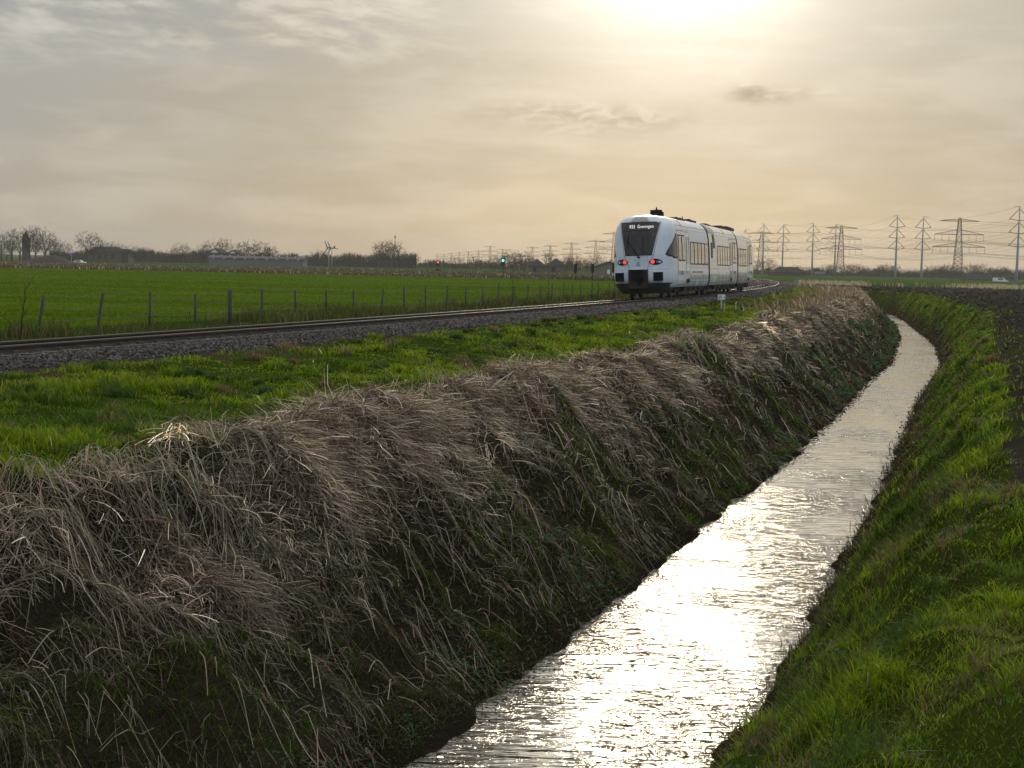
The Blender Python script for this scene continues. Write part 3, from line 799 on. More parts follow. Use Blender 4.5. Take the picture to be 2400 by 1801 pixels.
def build_bank_weeds():
    n = 90000
    y = logY(n, 6.5, 120); dl = RNG.uniform(0.05, 2.9, n); x = fL(y) - dl / kL(y)
    pt = fbm(x * 0.75, y * 0.75, 101, 3); pt2 = fbm(x * 0.9, y * 0.6, 103, 3)
    ivy = (pt > 0.625) & (x / y > -0.45); n1 = int(ivy.sum())
    xi, yi = x[ivy], y[ivy]
    z = height(xi, yi) + RNG.random(n1) ** 1.3 * 0.16
    leaves('leafy_weeds', xi, yi, z, np.maximum(0.014, 0.0011 * yi) * RNG.uniform(0.6, 1.3, n1), rand_col(n1, (0.045, 0.12, 0.045), 0.45, 0.12),
           'small dark green leafy weeds creeping down the left bank')
    gr = (pt2 > 0.585) & (x / y > -0.45) & ~ivy & (dl < 2.6); xg, yg = x[gr], y[gr]; m = len(xg)
    h = RNG.uniform(0.05, 0.2, m); w = np.maximum(0.003, 0.00042 * yg)
    o = ribbons('bank_sprouts', *blades(xg, yg, h, w, h * 0.8, rand_col(m, (0.05, 0.105, 0.006), 0.45), 4), M['grass'])
    tag(o, 'fresh green sprouts on the shaded left ditch bank', 'grass', kind='stuff')
    # mossy low plants on the lower half
    k = 110000
    y = logY(k, 6.5, 110); dl = RNG.uniform(0.0, 1.0, k) ** 0.7 * 1.9; x = fL(y) - dl / kL(y)
    ok = (x / y > -0.45) & (RNG.random(k) < 1.15 - dl / 1.9); x, y = x[ok], y[ok]; k = len(x)
    c = rand_col(k, (0.034, 0.038, 0.012), 0.6, 0.2); b = RNG.random(k) < 0.4; c[b] = rand_col(int(b.sum()), (0.034, 0.025, 0.015), 0.5)
    leaves('moss_and_litter', x, y, height(x, y) + RNG.random(k) * 0.05, np.maximum(0.010, 0.0009 * y) * RNG.uniform(0.5, 1.4, k), c,
           'moss and leaf litter on the lower left bank', M['soil'])
    # short olive turf on the lower slope
    q = 180000
    y = logY(q, 6.5, 120); dl = RNG.uniform(0.05, 2.3, q); x = fL(y) - dl / kL(y); pt3 = fbm(x * 0.8, y * 0.8, 107, 3)
    ok = (x / y > -0.45) & (RNG.random(q) < np.clip((pt3 - 0.30) * 3.5, 0.1, 1) * np.clip(dl * 3, 0.2, 1)); x, y, dl = x[ok], y[ok], dl[ok]; q = len(x)
    h = RNG.uniform(0.03, 0.12, q); w = np.maximum(0.0025, 0.0004 * y) * RNG.uniform(0.6, 1.2, q)
    col = rand_col(q, (0.075, 0.085, 0.018), 0.5, 0.2); b = RNG.random(q) < 0.45; col[b] = rand_col(int(b.sum()), (0.085, 0.064, 0.042), 0.5)
    o = ribbons('bank_turf', *blades(x, y, h, w, h * 0.9, col, 3, (0.3, -0.1)), M['grass'])
    tag(o, 'short olive and brown turf on the lower left bank', 'turf', kind='stuff')
    # crumbs of mud along the water
    q = 5000
    y = logY(q, 9, 130); lft = RNG.random(q) < 0.6; d = RNG.normal(0.0, 0.09, q); x = np.where(lft, fL(y) - d / kL(y), fR(y) + d / kL(y)); sz = np.maximum(0.012, 0.0007 * y) * RNG.uniform(0.5, 1.7, q)
    rocks('mud_crumbs', x, y, np.maximum(height(x, y), WZ), sz, rand_col(q, (0.022, 0.018, 0.012), 0.4), M['soil'], 'dark crumbs of wet mud along both waterlines', 'mud', 0.45)
    # broken twigs and rushes along both waterlines
    q = 5200
    y = logY(q, 9, 140); side = RNG.random(q) < 0.45
    dd = RNG.normal(0.10, 0.10, q); x = np.where(side, fL(y) - dd / kL(y), fR(y) + dd / kL(y))
    h = RNG.uniform(0.05, 0.32, q) * np.where(side, 0.5, 1.0); w = np.maximum(0.0018, 0.0003 * y)
    Pq, Wq, Sq, Cq = blades(x, y, h, w, h * RNG.uniform(0.2, 0.9, q), rand_col(q, (0.045, 0.035, 0.018), 0.5), 4, (-0.25, 0.0))
    Pq[:, :, 2] += np.maximum(0, WZ - 0.03 - Pq[:, 0:1, 2])
    o = ribbons('waterside_rushes', Pq, Wq, Sq, Cq, M['straw'])
    tag(o, 'thin dark rushes and twigs along the waterline', 'rushes', kind='stuff')


def build_fence_weeds():
    n = 26000
    y = logY(n, 22, 160); T = RNG.normal(-7.0, 1.4, n); x = fT(y) + T / kT(y)
    cl = fbm(x * 0.5, y * 0.5, 111, 3); cl2 = vnoise(x * 0.25, y * 0.25, 113)
    keep = (np.abs(x / y) < 0.42) & (RNG.random(n) < np.clip((cl - 0.3) * 2.6, 0.05, 1)) & (T < -3.2)
    x, y, cl, cl2 = x[keep], y[keep], cl[keep], cl2[keep]; n = len(x)
    h = (0.15 + 0.85 * sstep(cl, 0.4, 0.72)) * RNG.uniform(0.35, 1.0, n) * 0.85
    w = np.maximum(0.004, 0.00036 * y) * RNG.uniform(0.6, 1.3, n)
    col = rand_col(n, (0.050, 0.072, 0.016), 0.4, 0.15)
    b = RNG.random(n) < np.where(cl2 > 0.55, 0.6, 0.12); col[b] = rand_col(int(b.sum()), (0.12, 0.092, 0.064), 0.4)
    o = ribbons('fence_weeds', *blades(x, y, h, w, h * RNG.uniform(0.1, 0.6, n), col, 4), M['grass'])
    tag(o, 'brown and dark green weeds growing along the wire fence', 'weeds', kind='stuff')


def build_reeds():
    # far reed belt beyond the meadow, the reeds by the field edge on the right, pale plumes at the end of the bank
    n = 60000
    y = np.where(RNG.random(n) < 0.6, RNG.uniform(219, 262, n), RNG.uniform(262, 392, n)); x = RNG.uniform(-0.44, 0.22, n) * y
    T = (x - fT(y)) * kT(y); k = (T < -9) & (y > 221 + 0.012 * x); x, y = x[k], y[k]; n = len(x)
    h = RNG.uniform(0.3, 0.85, n) * (0.5 + 0.8 * vnoise(x * 0.12, y * 0.12, 121)); w = RNG.uniform(0.04, 0.11, n)
    col = rand_col(n, (0.095, 0.076, 0.048), 0.5); p = RNG.random(n) < 0.07; col[p] = rand_col(int(p.sum()), (0.55, 0.48, 0.38), 0.3)
    o = ribbons('reed_belt', *blades(x, y, h, w, h * 0.25, col, 3), M['straw'])
    tag(o, 'brown reed belt at the far edge of the green meadow', 'reeds', kind='stuff')
    n = 5200
    y = RNG.uniform(186, 196, n); x = RNG.uniform(0.19, 0.40, n) * y; cl = vnoise(x * 0.15, y * 0.0, 125)
    k = RNG.random(n) < np.clip((cl - 0.25) * 1.8, 0.05, 1); x, y = x[k], y[k]; n = len(x)
    h = RNG.uniform(0.4, 1.25, n); w = RNG.uniform(0.03, 0.08, n)
    col = rand_col(n, (0.50, 0.42, 0.30), 0.4)
    o = ribbons('field_edge_reeds', *blades(x, y, h, w, h * 0.35, col, 3), M['straw'])
    tag(o, 'pale backlit reeds along the far edge of the ploughed field', 'reeds', kind='stuff')
    n = 4200
    y = RNG.uniform(62, 165, n); x = fL(y) - RNG.normal(3.9, 1.3, n) / kL(y)
    h = RNG.uniform(0.35, 0.95, n); w = np.maximum(0.004, 0.0003 * y)
    col = rand_col(n, (0.24, 0.165, 0.12), 0.35); p = RNG.random(n) < 0.10; col[p] = rand_col(int(p.sum()), (0.62, 0.55, 0.42), 0.2)
    o = ribbons('ditch_reeds', *blades(x, y, h, w, h * RNG.uniform(0.1, 0.5, n), col, 4, (-0.15, 0)), M['straw'])
    tag(o, 'reddish brown reeds where the ditch bends away', 'reeds', kind='stuff')


def rocks(name, x, y, z, s, col, m, label, cat, flat=0.75):
    n = len(x)
    o6 = np.array([(1, 0, 0), (-1, 0, 0), (0, 1, 0), (0, -1, 0), (0, 0, 1), (0, 0, -1)], float)
    V = o6[None] * RNG.uniform(0.55, 1.25, (n, 6, 1)) + RNG.normal(0, 0.22, (n, 6, 3))
    V[:, :, 2] *= flat
    a = RNG.uniform(0, 6.28, n); c, q = np.cos(a)[:, None], np.sin(a)[:, None]
    V = np.stack([V[:, :, 0] * c - V[:, :, 1] * q, V[:, :, 0] * q + V[:, :, 1] * c, V[:, :, 2]], -1)
    V = V * s[:, None, None] + np.stack([x, y, z], 1)[:, None, :]
    f = np.array([(0, 2, 4), (2, 1, 4), (1, 3, 4), (3, 0, 4), (2, 0, 5), (1, 2, 5), (3, 1, 5), (0, 3, 5)])
    Fq = (np.arange(n) * 6)[:, None, None] + f[None]
    me = np_mesh(name, V, Fq.ravel(), np.full(n * 8, 3), [m], np.repeat(col, 6, 0))
    tag(link(name, me), label, cat, kind='stuff')


BPX = [-3.4, -2.5, -1.75, -1.3, 1.35, 1.7, 2.35, 2.9]
BPZ = [0.02, 0.22, 0.40, 0.43, 0.46, 0.45, 0.37, 0.25]


def build_track():
    ys = np.concatenate([np.arange(-10, 320, 1.0)])
    def path(T, z): return np.stack([fT(ys) + T * kT(ys), ys - T * kT(ys) * np.gradient(fT(ys), ys), np.full_like(ys, z)], 1)
    rows = [path(t, z) for t, z in zip(BPX, BPZ)]
    V = np.stack(rows, 1); far = -0.6 * sstep(V[:, :, 1], 150, 420); V[:, :, 2] += far
    C = len(BPX); ny = len(ys); i, j = np.meshgrid(np.arange(ny - 1), np.arange(C - 1), indexing='ij')
    Fq = np.stack([i * C + j, i * C + j + 1, (i + 1) * C + j + 1, (i + 1) * C + j], -1).reshape(-1, 4)
    me = np_mesh('ballast_bed', V, Fq.ravel(), np.full(len(Fq), 4), [M['ground']], np.tile((0.045, 0.040, 0.036), (ny * C, 1)), True)
    tag(link('ballast_bed', me), 'long bed of dark stone ballast under the curving track', 'ballast', kind='structure')
    n = 62000
    y = logY(n, 15, 200); T = np.where(RNG.random(n) < 0.8, RNG.uniform(1.0, 2.75, n), RNG.uniform(-2.4, 1.0, n))
    ragged = (T < 2.35 + 0.4 * (vnoise(y * 0.6, y * 0.0, 131) - 0.3)); y, T = y[ragged], T[ragged]; n = len(y)
    g = np.gradient(XTc, YS); gy = np.interp(y, YS, g)
    x = fT(y) + T * kT(y); yy = y - T * kT(y) * gy
    s = np.maximum(0.026, 0.00075 * y) * RNG.uniform(0.6, 1.5, n)
    rocks('ballast_gravel', x, yy, np.interp(T, BPX, BPZ) - 0.6 * sstep(yy, 150, 420) + s * RNG.uniform(0.0, 0.5, n), s,
          rand_col(n, (0.090, 0.081, 0.077), 0.8, 0.06), M['stone'], 'loose dark grey ballast stones beside the rails', 'ballast')
    tr = empty('railway_track', (float(fT(20)), 20, 0.4))
    tag(tr, 'single railway track of two rusty rails curving away under the train', 'railway track')
    tl = Vector(tr.location)
    prof = [(-0.036, 0), (0.036, 0), (0.036, -0.035), (0.010, -0.05), (0.010, -0.14), (0.07, -0.155), (0.07, -0.172), (-0.07, -0.172), (-0.07, -0.155), (-0.010, -0.14), (-0.010, -0.05), (-0.036, -0.035)]
    for T0, z0 in ((0.75, RZR), (-0.75, RZL)):
        rr = [path(T0 + a, z0 + b) for a, b in prof]; V = np.stack(rr, 1); V[:, :, 2] += -0.6 * sstep(V[:, :, 1], 150, 420)
        V = V - np.array(tl); C = len(prof); i, j = np.meshgrid(np.arange(ny - 1), np.arange(C), indexing='ij'); j2 = (j + 1) % C
        Fq = np.stack([i * C + j, i * C + j2, (i + 1) * C + j2, (i + 1) * C + j], -1).reshape(-1, 4)
        link('rail', np_mesh('rail', V, Fq.ravel(), np.full(len(Fq), 4), [M['rail'], M['railtop']], None, False, (j.ravel() == 0).astype(int)), tr)
    # sleepers with their rail clips
    mb = MB(); mb.box(-1.28, 1.28, -0.13, 0.13, -0.14, 0.0)
    for sx in (-0.75, 0.75):
        for q in (-0.12, 0.12): mb.box(sx + q - 0.035, sx + q + 0.035, -0.07, 0.07, 0.0, 0.045)
    sm = mb.mesh('sleeper', [M['sleeper']]); rest = MB()
    yk = 14.0; cnt = 0
    while yk < 190:
        gx = float(np.interp(yk, YS, g)); rot = -math.atan(gx); c = Vector((float(fT(yk)), yk, 0.437 - 0.6 * float(sstep(yk, 150, 420))))
        mtx = Matrix.Translation(c - tl) @ Matrix.Rotation(rot, 4, 'Z') @ Matrix.Rotation(-0.045, 4, 'Y')
        if cnt < 100:
            o = link('sleeper', sm, tr); o.matrix_local = mtx
        else:
            rest.add([mtx @ v.co for v in sm.vertices], [tuple(p.vertices) for p in sm.polygons])
        cnt += 1; yk += 0.6 * math.cos(rot)
    tag(rest.build('distant_sleepers', M['sleeper'], tr), kind='stuff')


build_track()
build_verge_grass(); build_right_grass(); build_tussocks(); build_meadow_blades(); build_straw(); build_bank_weeds(); build_fence_weeds(); build_reeds()


def build_clods():
    n = 60000
    y = logY(n, 5, 186); x = fR(y) + RNG.uniform(2.0, 30, n) ** 1.0 / kL(y)
    ok = (x / y < 0.46) & (y > 9); x, y = x[ok], y[ok]
    x2 = fR(y) + (2.0 + 2.2 * sstep(y, 15, 8) + RNG.exponential(1.2, len(y))) / kL(y); pick = RNG.random(len(y)) < 0.3; x = np.where(pick, x2, x)
    n = len(x); s = np.maximum(0.02, 0.0009 * y) * RNG.uniform(0.5, 1.6, n) * (0.5 + vnoise(x * 0.9, y * 0.9, 141))
    rocks('soil_clods', x, y, height(x, y) + s * 0.15, s, rand_col(n, (0.058, 0.047, 0.040), 0.6, 0.06), M['soil'], 'dark clods of freshly ploughed soil', 'soil', 0.7)


build_clods()


# ------------------------------------------------------------------ the train
def build_train():
    y0 = 69.9
    def tp(u):                       # point on the track centre line u metres along from the nose
        ys = np.arange(y0, y0 + 60, 0.05); xs = fT(ys); s = np.concatenate([[0], np.cumsum(np.hypot(np.diff(xs), np.diff(ys)))])
        return np.array([np.interp(u, s, xs), np.interp(u, s, ys)])
    RZ = (RZR + RZL) / 2
    CANT = math.atan2(RZR - RZL, 1.5)
    p0 = tp(0)
    root = empty('passenger_train', (p0[0], p0[1], RZ))
    tag(root, 'white diesel passenger train with destination display and red tail lights', 'train')
    PZ = [0.52, 0.62, 0.80, 1.20, 1.60, 2.0, 2.4, 2.7, 2.95, 3.15, 3.33, 3.5, 3.64, 3.76, 3.86, 3.93, 3.975, 4.0]
    PW = [1.36, 1.42, 1.46, 1.475, 1.475, 1.475, 1.472, 1.462, 1.445, 1.42, 1.39, 1.33, 1.245, 1.13, 0.98, 0.78, 0.50, 0.0]
    def hw(z): return float(np.interp(z, PZ, PW))
    NL = 2.35; NE = 2.9
    def u0(z): return float(np.interp(z, [0.52, 0.70, 0.85, 1.0, 1.35, 1.39, 2.05, 3.0, 3.62, 3.80, 3.92, 4.0], [0.34, 0.14, 0.03, 0.0, 0.0, 0.05, 0.10, 0.32, 0.54, 0.66, 0.88, 1.5]))
    def nose_u(x, z):
        h = max(hw(z), 0.02); a = min(abs(x) / h, 0.9999)
        return NL - (NL - u0(z)) * (1 - a ** NE) ** (1 / NE)
    def nose_x(u, z):
        a = np.clip((NL - u) / (NL - u0(z)), 0, 1); return hw(z) * (1 - a ** NE) ** (1 / NE)

    def frame(a, b):
        pa, pb = tp(a), tp(b); ang = -math.atan2(pb[0] - pa[0], pb[1] - pa[1])
        return Matrix.Translation((pa[0] - p0[0], pa[1] - p0[1], 0)) @ Matrix.Rotation(ang, 4, 'Z') @ Matrix.Rotation(-CANT, 4, 'Y')

    def prism_body(L, ua=0.0):
        mb = MB(); P = []
        prof = [(w, z) for w, z in zip(PW, PZ)]
        ring = prof + [(-w, z) for w, z in prof[-2::-1]]
        us = np.linspace(ua, L, 5)
        for u in us: P.append([(x, u, z) for x, z in ring])
        mb.grid(P)
        n = len(ring)
        for e, u in ((0, ua), (1, L)):
            vs = [(x, u, z) for x, z in ring]; mb.add(vs, [tuple(range(n)) if e else tuple(range(n - 1, -1, -1))], 1)
        mb.add([(PW[0], ua, PZ[0]), (-PW[0], ua, PZ[0]), (-PW[0], L, PZ[0]), (PW[0], L, PZ[0])], [(0, 1, 2, 3)], 1)
        return mb

    def cab_body(L, flip=False):
        """cab with its rounded nose at u = 0, straight sides up to u = L"""
        mb = MB(); P = []
        zs = np.unique(np.concatenate([PZ, np.linspace(0.52, 4.0, 40)])); A = 28
        for z in zs:
            h = hw(z); row = [(h, L, z)]
            for i in range(A + 1):
                t = math.pi / 2 * (1 - 2 * i / A)                # +x side to -x side
                sx = math.copysign(abs(math.sin(t)) ** (2 / NE), t); cu = max(math.cos(t), 0) ** (2 / NE)
                row.append((h * sx, NL - (NL - u0(z)) * cu, z))
            row.append((-h, L, z)); P.append(row)
        mb.grid(P)
        ring = [(w, L, z) for w, z in zip(PW, PZ)] + [(-w, L, z) for w, z in list(zip(PW, PZ))[-2::-1]]
        mb.add(ring, [tuple(range(len(ring)))], 1)
        mb.add(P[0], [tuple(range(len(P[0])))], 1)
        return mb

    def nose_patch(name, rows, off, m, parent, nx=10, mi=None, extra=None):
        """rows: (z, x_left, x_right)"""
        mb = MB(); P = []
        zr = []
        for (a, b) in zip(rows[:-1], rows[1:]):
            k = max(2, int(abs(b[0] - a[0]) / 0.06) + 1)
            for i in range(k): zr.append([a[q] + (b[q] - a[q]) * i / k for q in range(3)])
        zr.append(rows[-1])
        for z, xl, xr in zr:
            P.append([(x, nose_u(x, z) - off, z) for x in np.linspace(xl, xr, nx)])
        mb.grid(P)
        if extra: extra(mb)
        return mb.build(name, m, parent)

    def nose_line(mb, pts, w, off, mi=0):
        for (x1, z1), (x2, z2) in zip(pts[:-1], pts[1:]):
            k = max(2, int(math.hypot(x2 - x1, z2 - z1) / 0.08))
            dx, dz = x2 - x1, z2 - z1; l = math.hypot(dx, dz); ox, oz = -dz / l * w / 2, dx / l * w / 2
            P = [[], []]
            for i in range(k + 1):
                t = i / k; x, z = x1 + dx * t, z1 + dz * t
                for s_, row in ((1, P[0]), (-1, P[1])):
                    xx, zz = x + ox * s_, z + oz * s_; row.append((xx, nose_u(xx, zz) - off, zz))
            mb.grid(P, mi)

    def disc(mb, cx, cz, rx, rz, off, mi=0, n=20, pw=1.0):
        vs = [(cx, nose_u(cx, cz) - off - 0.004, cz)]
        for i in range(n):
            a = 2 * math.pi * i / n
            x = cx + rx * math.copysign(abs(math.cos(a)) ** pw, math.cos(a)); z = cz + rz * math.copysign(abs(math.sin(a)) ** pw, math.sin(a))
            vs.append((x, nose_u(x, z) - off, z))
        mb.add(vs, [(0, i + 1, (i + 1) % n + 1) for i in range(n)], mi)

    def side_patch(mb, ua, ub, za, zb, off, mi=0, sgn=1, rows=5):
        P = [[(sgn * (hw(z) + off), u, z) for u in (ua, ub)] for z in np.linspace(za, zb, rows)]
        mb.grid(P, mi, False)

    def window(car, ua, ub, za, zb, name='window', sgn=1):
        mb = MB(); side_patch(mb, ua, ub, za, zb, 0.006, 0, sgn); side_patch(mb, ua + 0.11, ub - 0.11, za + 0.05, zb - 0.05, 0.014, 1, sgn)
        mb.build(name, [M['black'], M['side_glass']], car)

    def door(car, ua, ub, sgn=1):
        mb = MB(); um = (ua + ub) / 2
        side_patch(mb, ua - 0.05, ub + 0.05, 0.62, 3.28, 0.005, 0, sgn)
        side_patch(mb, ua, um - 0.025, 0.66, 3.24, 0.011, 1, sgn); side_patch(mb, um + 0.025, ub, 0.66, 3.24, 0.011, 1, sgn)
        for a, b in ((ua + 0.12, um - 0.10), (um + 0.10, ub - 0.12)):
            side_patch(mb, a, b, 1.78, 3.06, 0.016, 2, sgn); side_patch(mb, a + 0.07, b - 0.07, 1.84, 3.0, 0.022, 3, sgn)
        x = hw(1.2) + 0.025
        mb.box(min(sgn * x, sgn * (x + 0.02)), max(sgn * x, sgn * (x + 0.02)), um - 0.12, um - 0.06, 1.12, 1.3, 2)
        mb.build('door', [M['seam'], M['white2'], M['black'], M['side_glass']], car)

    def slim(car, ua, ub, sgn=1):
        mb = MB()
        side_patch(mb, ua, ub, 0.62, 3.26, 0.005, 2, sgn); side_patch(mb, ua + 0.03, ub - 0.03, 0.66, 3.22, 0.010, 1, sgn)
        for a in (ua + 0.16, ub - 0.28):
            side_patch(mb, a, a + 0.13, 1.66, 3.0, 0.016, 0, sgn); side_patch(mb, a + 0.035, a + 0.095, 1.72, 2.95, 0.020, 3, sgn)
        side_patch(mb, ua + 0.1, ub + 0.02, 0.68, 0.92, 0.016, 2, sgn); side_patch(mb, ua + 0.17, ub - 0.05, 0.72, 0.88, 0.020, 0, sgn)
        mb.build('door_pocket', [M['black'], M['white2'], M['seam'], M['side_glass']], car)

    def seams(car, ua, ub, posts=(), sgn=1, name='panel_seam'):
        mb = MB()
        for z, w in ((3.5, 0.025), (3.34, 0.012), (1.45, 0.008)): side_patch(mb, ua, ub, z, z + w, 0.004, 0, sgn, 2)
        for u in posts: side_patch(mb, u, u + 0.02, 0.54, 3.5, 0.0045, 0, sgn, 14)
        mb.build(name, [M['seam']], car)

    def painted_reflection(car, ua, ub, sgn=1):  # thin side patch that carries the painted ground reflection
        mb = MB(); side_patch(mb, ua, ub, 0.56, 1.42, 0.0025, 0, sgn, 6); mb.build('painted_reflection', [M['side_reflection']], car)

    def roof_band(mb, u, w=0.10, mi=0, zmin=3.36):
        prof = [(a + 0.012, z + 0.012 if z > 3.6 else z) for a, z in zip(PW, PZ) if z >= zmin]
        ring = prof + [(-a, z) for a, z in prof[-2::-1]]
        mb.grid([[(x, u, z) for x, z in ring], [(x, u + w, z) for x, z in ring]], mi)

    WHITE = [M['white'], M['under']]; SIDE = [M['white2'], M['under']]
    # ---------- leading car in view (its rear cab faces us)
    LA = 11.85
    ca = cab_body(LA).build('end_car', WHITE, root); ca.matrix_local = frame(0, 12)
        # front: windscreen, display, lamp panel
    nose_patch('windscreen', [(2.08, -0.60, 0.60), (2.75, -0.755, 0.755), (3.20, -0.85, 0.85)], 0.014, M['glass'], ca)
    mbk = MB()
    P = []
    for z in np.linspace(2.04, 3.64, 26):
        t = (z - 2.04) / 1.6; w = 0.635 + t * 0.315
        P.append([(x, nose_u(x, z) - 0.008, z) for x in np.linspace(-w, w, 12)])
    mbk.grid(P); mbk.build('windscreen_surround', M['black'], ca)
    mfc = bpy.data.curves.new('display_text', 'FONT'); mfc.body = 'RS5  Groningen'; mfc.size = 0.185; mfc.align_x = 'CENTER'; mfc.align_y = 'CENTER'
    mfc.offset = -0.002; mfc.space_character = 1.12
    tmp = bpy.data.objects.new('tmp', mfc); COL.objects.link(tmp); bpy.context.view_layer.update()
    tm = bpy.data.meshes.new_from_object(tmp.evaluated_get(bpy.context.evaluated_depsgraph_get())); bpy.data.objects.remove(tmp)
    vs = [v.co.copy() for v in tm.vertices]; fs = [tuple(p.vertices) for p in tm.polygons]
    def put_text(mb):
        q = [(v.x * 0.86 + 0.10, nose_u(v.x * 0.86 + 0.10, 3.41 + v.y * 1.2) - 0.024, 3.41 + v.y * 1.2) for v in vs]; mb.add(q, fs, 1)
    nose_patch('destination_display', [(3.22, -0.85, 0.85), (3.60, -0.93, 0.93)], 0.016, [M['display'], M['led']], ca, extra=put_text)
    nose_patch('roof_lamp_panel', [(3.66, -0.40, 0.42), (3.80, -0.29, 0.31), (3.885, -0.16, 0.18)], 0.012, M['greypanel'], ca)
    mb = MB()
    for s_ in (-1, 1): nose_line(mb, [(s_ * 0.985, 3.66), (s_ * 0.70, 2.04), (s_ * 0.42, 1.40)], 0.022, 0.007)
    nose_line(mb, [(-1.30, 1.385), (1.30, 1.385)], 0.018, 0.007); nose_line(mb, [(-0.45, 3.67), (-0.31, 3.82), (-0.17, 3.905), (0.19, 3.905), (0.33, 3.82), (0.46, 3.67)], 0.016, 0.010)
    nose_line(mb, [(-0.18, 1.99), (-0.18, 1.80), (0.43, 1.80), (0.43, 1.99), (-0.18, 1.99)], 0.008, 0.007)
    mb.build('front_seam', M['seam'], ca)
    # wiper
    mb = MB(); q = lambda x, z, o: (x, nose_u(x, z) - o, z)
    mb.tube([q(0.03, 1.97, 0.05), q(-0.25, 2.35, 0.06), q(-0.52, 2.72, 0.05)], [0.030, 0.020, 0.014], 6)
    mb.tube([q(-0.52, 2.42, 0.035), q(-0.52, 2.72, 0.045), q(-0.49, 3.12, 0.035)], 0.013, 6); mb.box(-0.03, 0.09, nose_u(0.03, 1.97) - 0.06, nose_u(0.03, 1.97), 1.93, 1.99)
    mb.build('wiper', M['black'], ca)
    # tail light clusters
    for s_ in (-1, 1):
        mb = MB(); cx = s_ * 0.765
        disc(mb, cx + s_ * 0.03, 1.735, 0.30, 0.15, 0.012, 0, 24, 1.2)
        disc(mb, s_ * 0.67, 1.745, 0.098, 0.098, 0.020, 1); disc(mb, s_ * 0.87, 1.75, 0.06, 0.065, 0.020, 2)
        mb.build('tail_light', [M['black'], M['red_lamp'], M['clear_lamp']], ca)
    # small emblem: nested chevrons
    mb = MB()
    for dz in (0.0, 0.075, 0.15):
        w = 0.10 - dz * 0.22
        nose_line(mb, [(-w, 1.54 + dz), (0.0, 1.60 + dz), (w, 1.54 + dz)], 0.035, 0.010)
    mb.build('emblem', M['teal'], ca)
    # bumper block: coupler recess, coupler, ribbed buffer pads, white bumper lip
    mb = MB(); mb.box(-0.47, 0.47, -0.03, 0.35, 0.50, 1.375); mb.build('coupler_recess', M['under'], ca)
    mb = MB(); mb.box(-0.30, 0.26, -0.16, -0.03, 0.86, 1.28); mb.cyl((0.0, -0.2, 1.02), (0, 1, 0), 0.13, 0.12, 14)
    mb.box(-0.36, 0.30, -0.20, -0.14, 1.28, 1.38); mb.tube([(-0.05, -0.2, 0.95), (0.05, -0.24, 0.75), (0.12, -0.18, 0.62)], 0.03, 6); mb.tube([(0.2, -0.2, 1.1), (0.24, -0.22, 0.85), (0.1, -0.2, 0.7)], 0.022, 6)
    mb.build('coupler', M['black'], ca)
    for s_ in (-1, 1):
        mb = MB(); uu = nose_u(0.92, 1.05)
        xa, xb = (s_ * 0.70, s_ * 1.13)
        mb.box(min(xa, xb), max(xa, xb), uu - 0.13, uu + 0.1, 0.84, 1.25)
        for i in range(6): mb.box(min(xa, xb) + 0.03, max(xa, xb) - 0.03, uu - 0.155, uu - 0.13, 0.875 + i * 0.062, 0.905 + i * 0.062)
        mb.build('buffer_pad', M['black'], ca)
    mb = MB(); P = []
    for z, k in ((0.74, 0.99), (0.60, 0.95), (0.42, 0.86), (0.24, 0.74)):
        row = []
        for i in range(25):
            t = math.pi / 2 * (1 - 2 * i / 24); sx = math.copysign(abs(math.sin(t)) ** (2 / NE), t); cu = max(math.cos(t), 0) ** (2 / NE)
            row.append((1.46 * k * sx, NL - (NL - 0.02 - (1 - k) * 1.3) * cu - 0.012 * (z > 0.7), z))
        P.append(row)
    mb.grid(P); mb.add(P[-1], [tuple(range(25))]); mb.build('front_skirt', M['under'], ca)
    # cab side windows: quarter-round, on the curve of the nose
    for s_ in (-1, 1):
        mb = MB()
        def cabwin(off, g_, mi):
            P = []
            for i in range(15):
                t = i / 14; z = 1.90 + g_ + t * (1.20 - 2 * g_)
                ua = 0.60 + 1.50 * max(0.0, (t - 0.10) / 0.90) ** 1.45 if t > 0.10 else 0.60 + (0.10 - t) * 8.5
                P.append([(s_ * (nose_x(u, z) + off), u, z) for u in np.linspace(ua + g_, 2.32 - g_, 12)])
            mb.grid(P, mi)
        cabwin(0.006, 0.0, 0); cabwin(0.014, 0.045, 1)
        mb.grid([[(s_ * (nose_x(u, z) + 0.02), u, z) for u in (1.98, 2.02)] for z in np.linspace(1.95, 3.0, 8)], 0)
        mb.build('cab_window', [M['black'], M['glass']], ca)
    for s_ in (-1, 1):
        door(ca, 2.45, 4.50, s_); slim(ca, 4.72, 5.75, s_)
        for i in range(5): window(ca, 6.02 + i * 1.14, 6.02 + i * 1.14 + 1.12, 1.63, 2.78, sgn=s_)
        seams(ca, 2.36, LA - 0.1, (2.38, 5.88), s_); painted_reflection(ca, 5.95, LA - 0.05, s_)
    mb = MB(); roof_band(mb, 4.1, 0.10); mb.build('roof_band', M['black'], ca)
    mb = MB()
    for i in range(16): side_patch(mb, 6.4 + i * 0.22, 6.4 + i * 0.22 + 0.15, 1.20, 1.29, 0.0045, 0, 1, 2)
    mb.build('faded_marking', M['seam'], ca)
    # ---------- power module and middle car
    Mb = frame(12.2, 24.5)
    pm = prism_body(2.95).build('power_module', SIDE, root); pm.matrix_local = Mb @ Matrix.Translation((0, 0.12, 0))
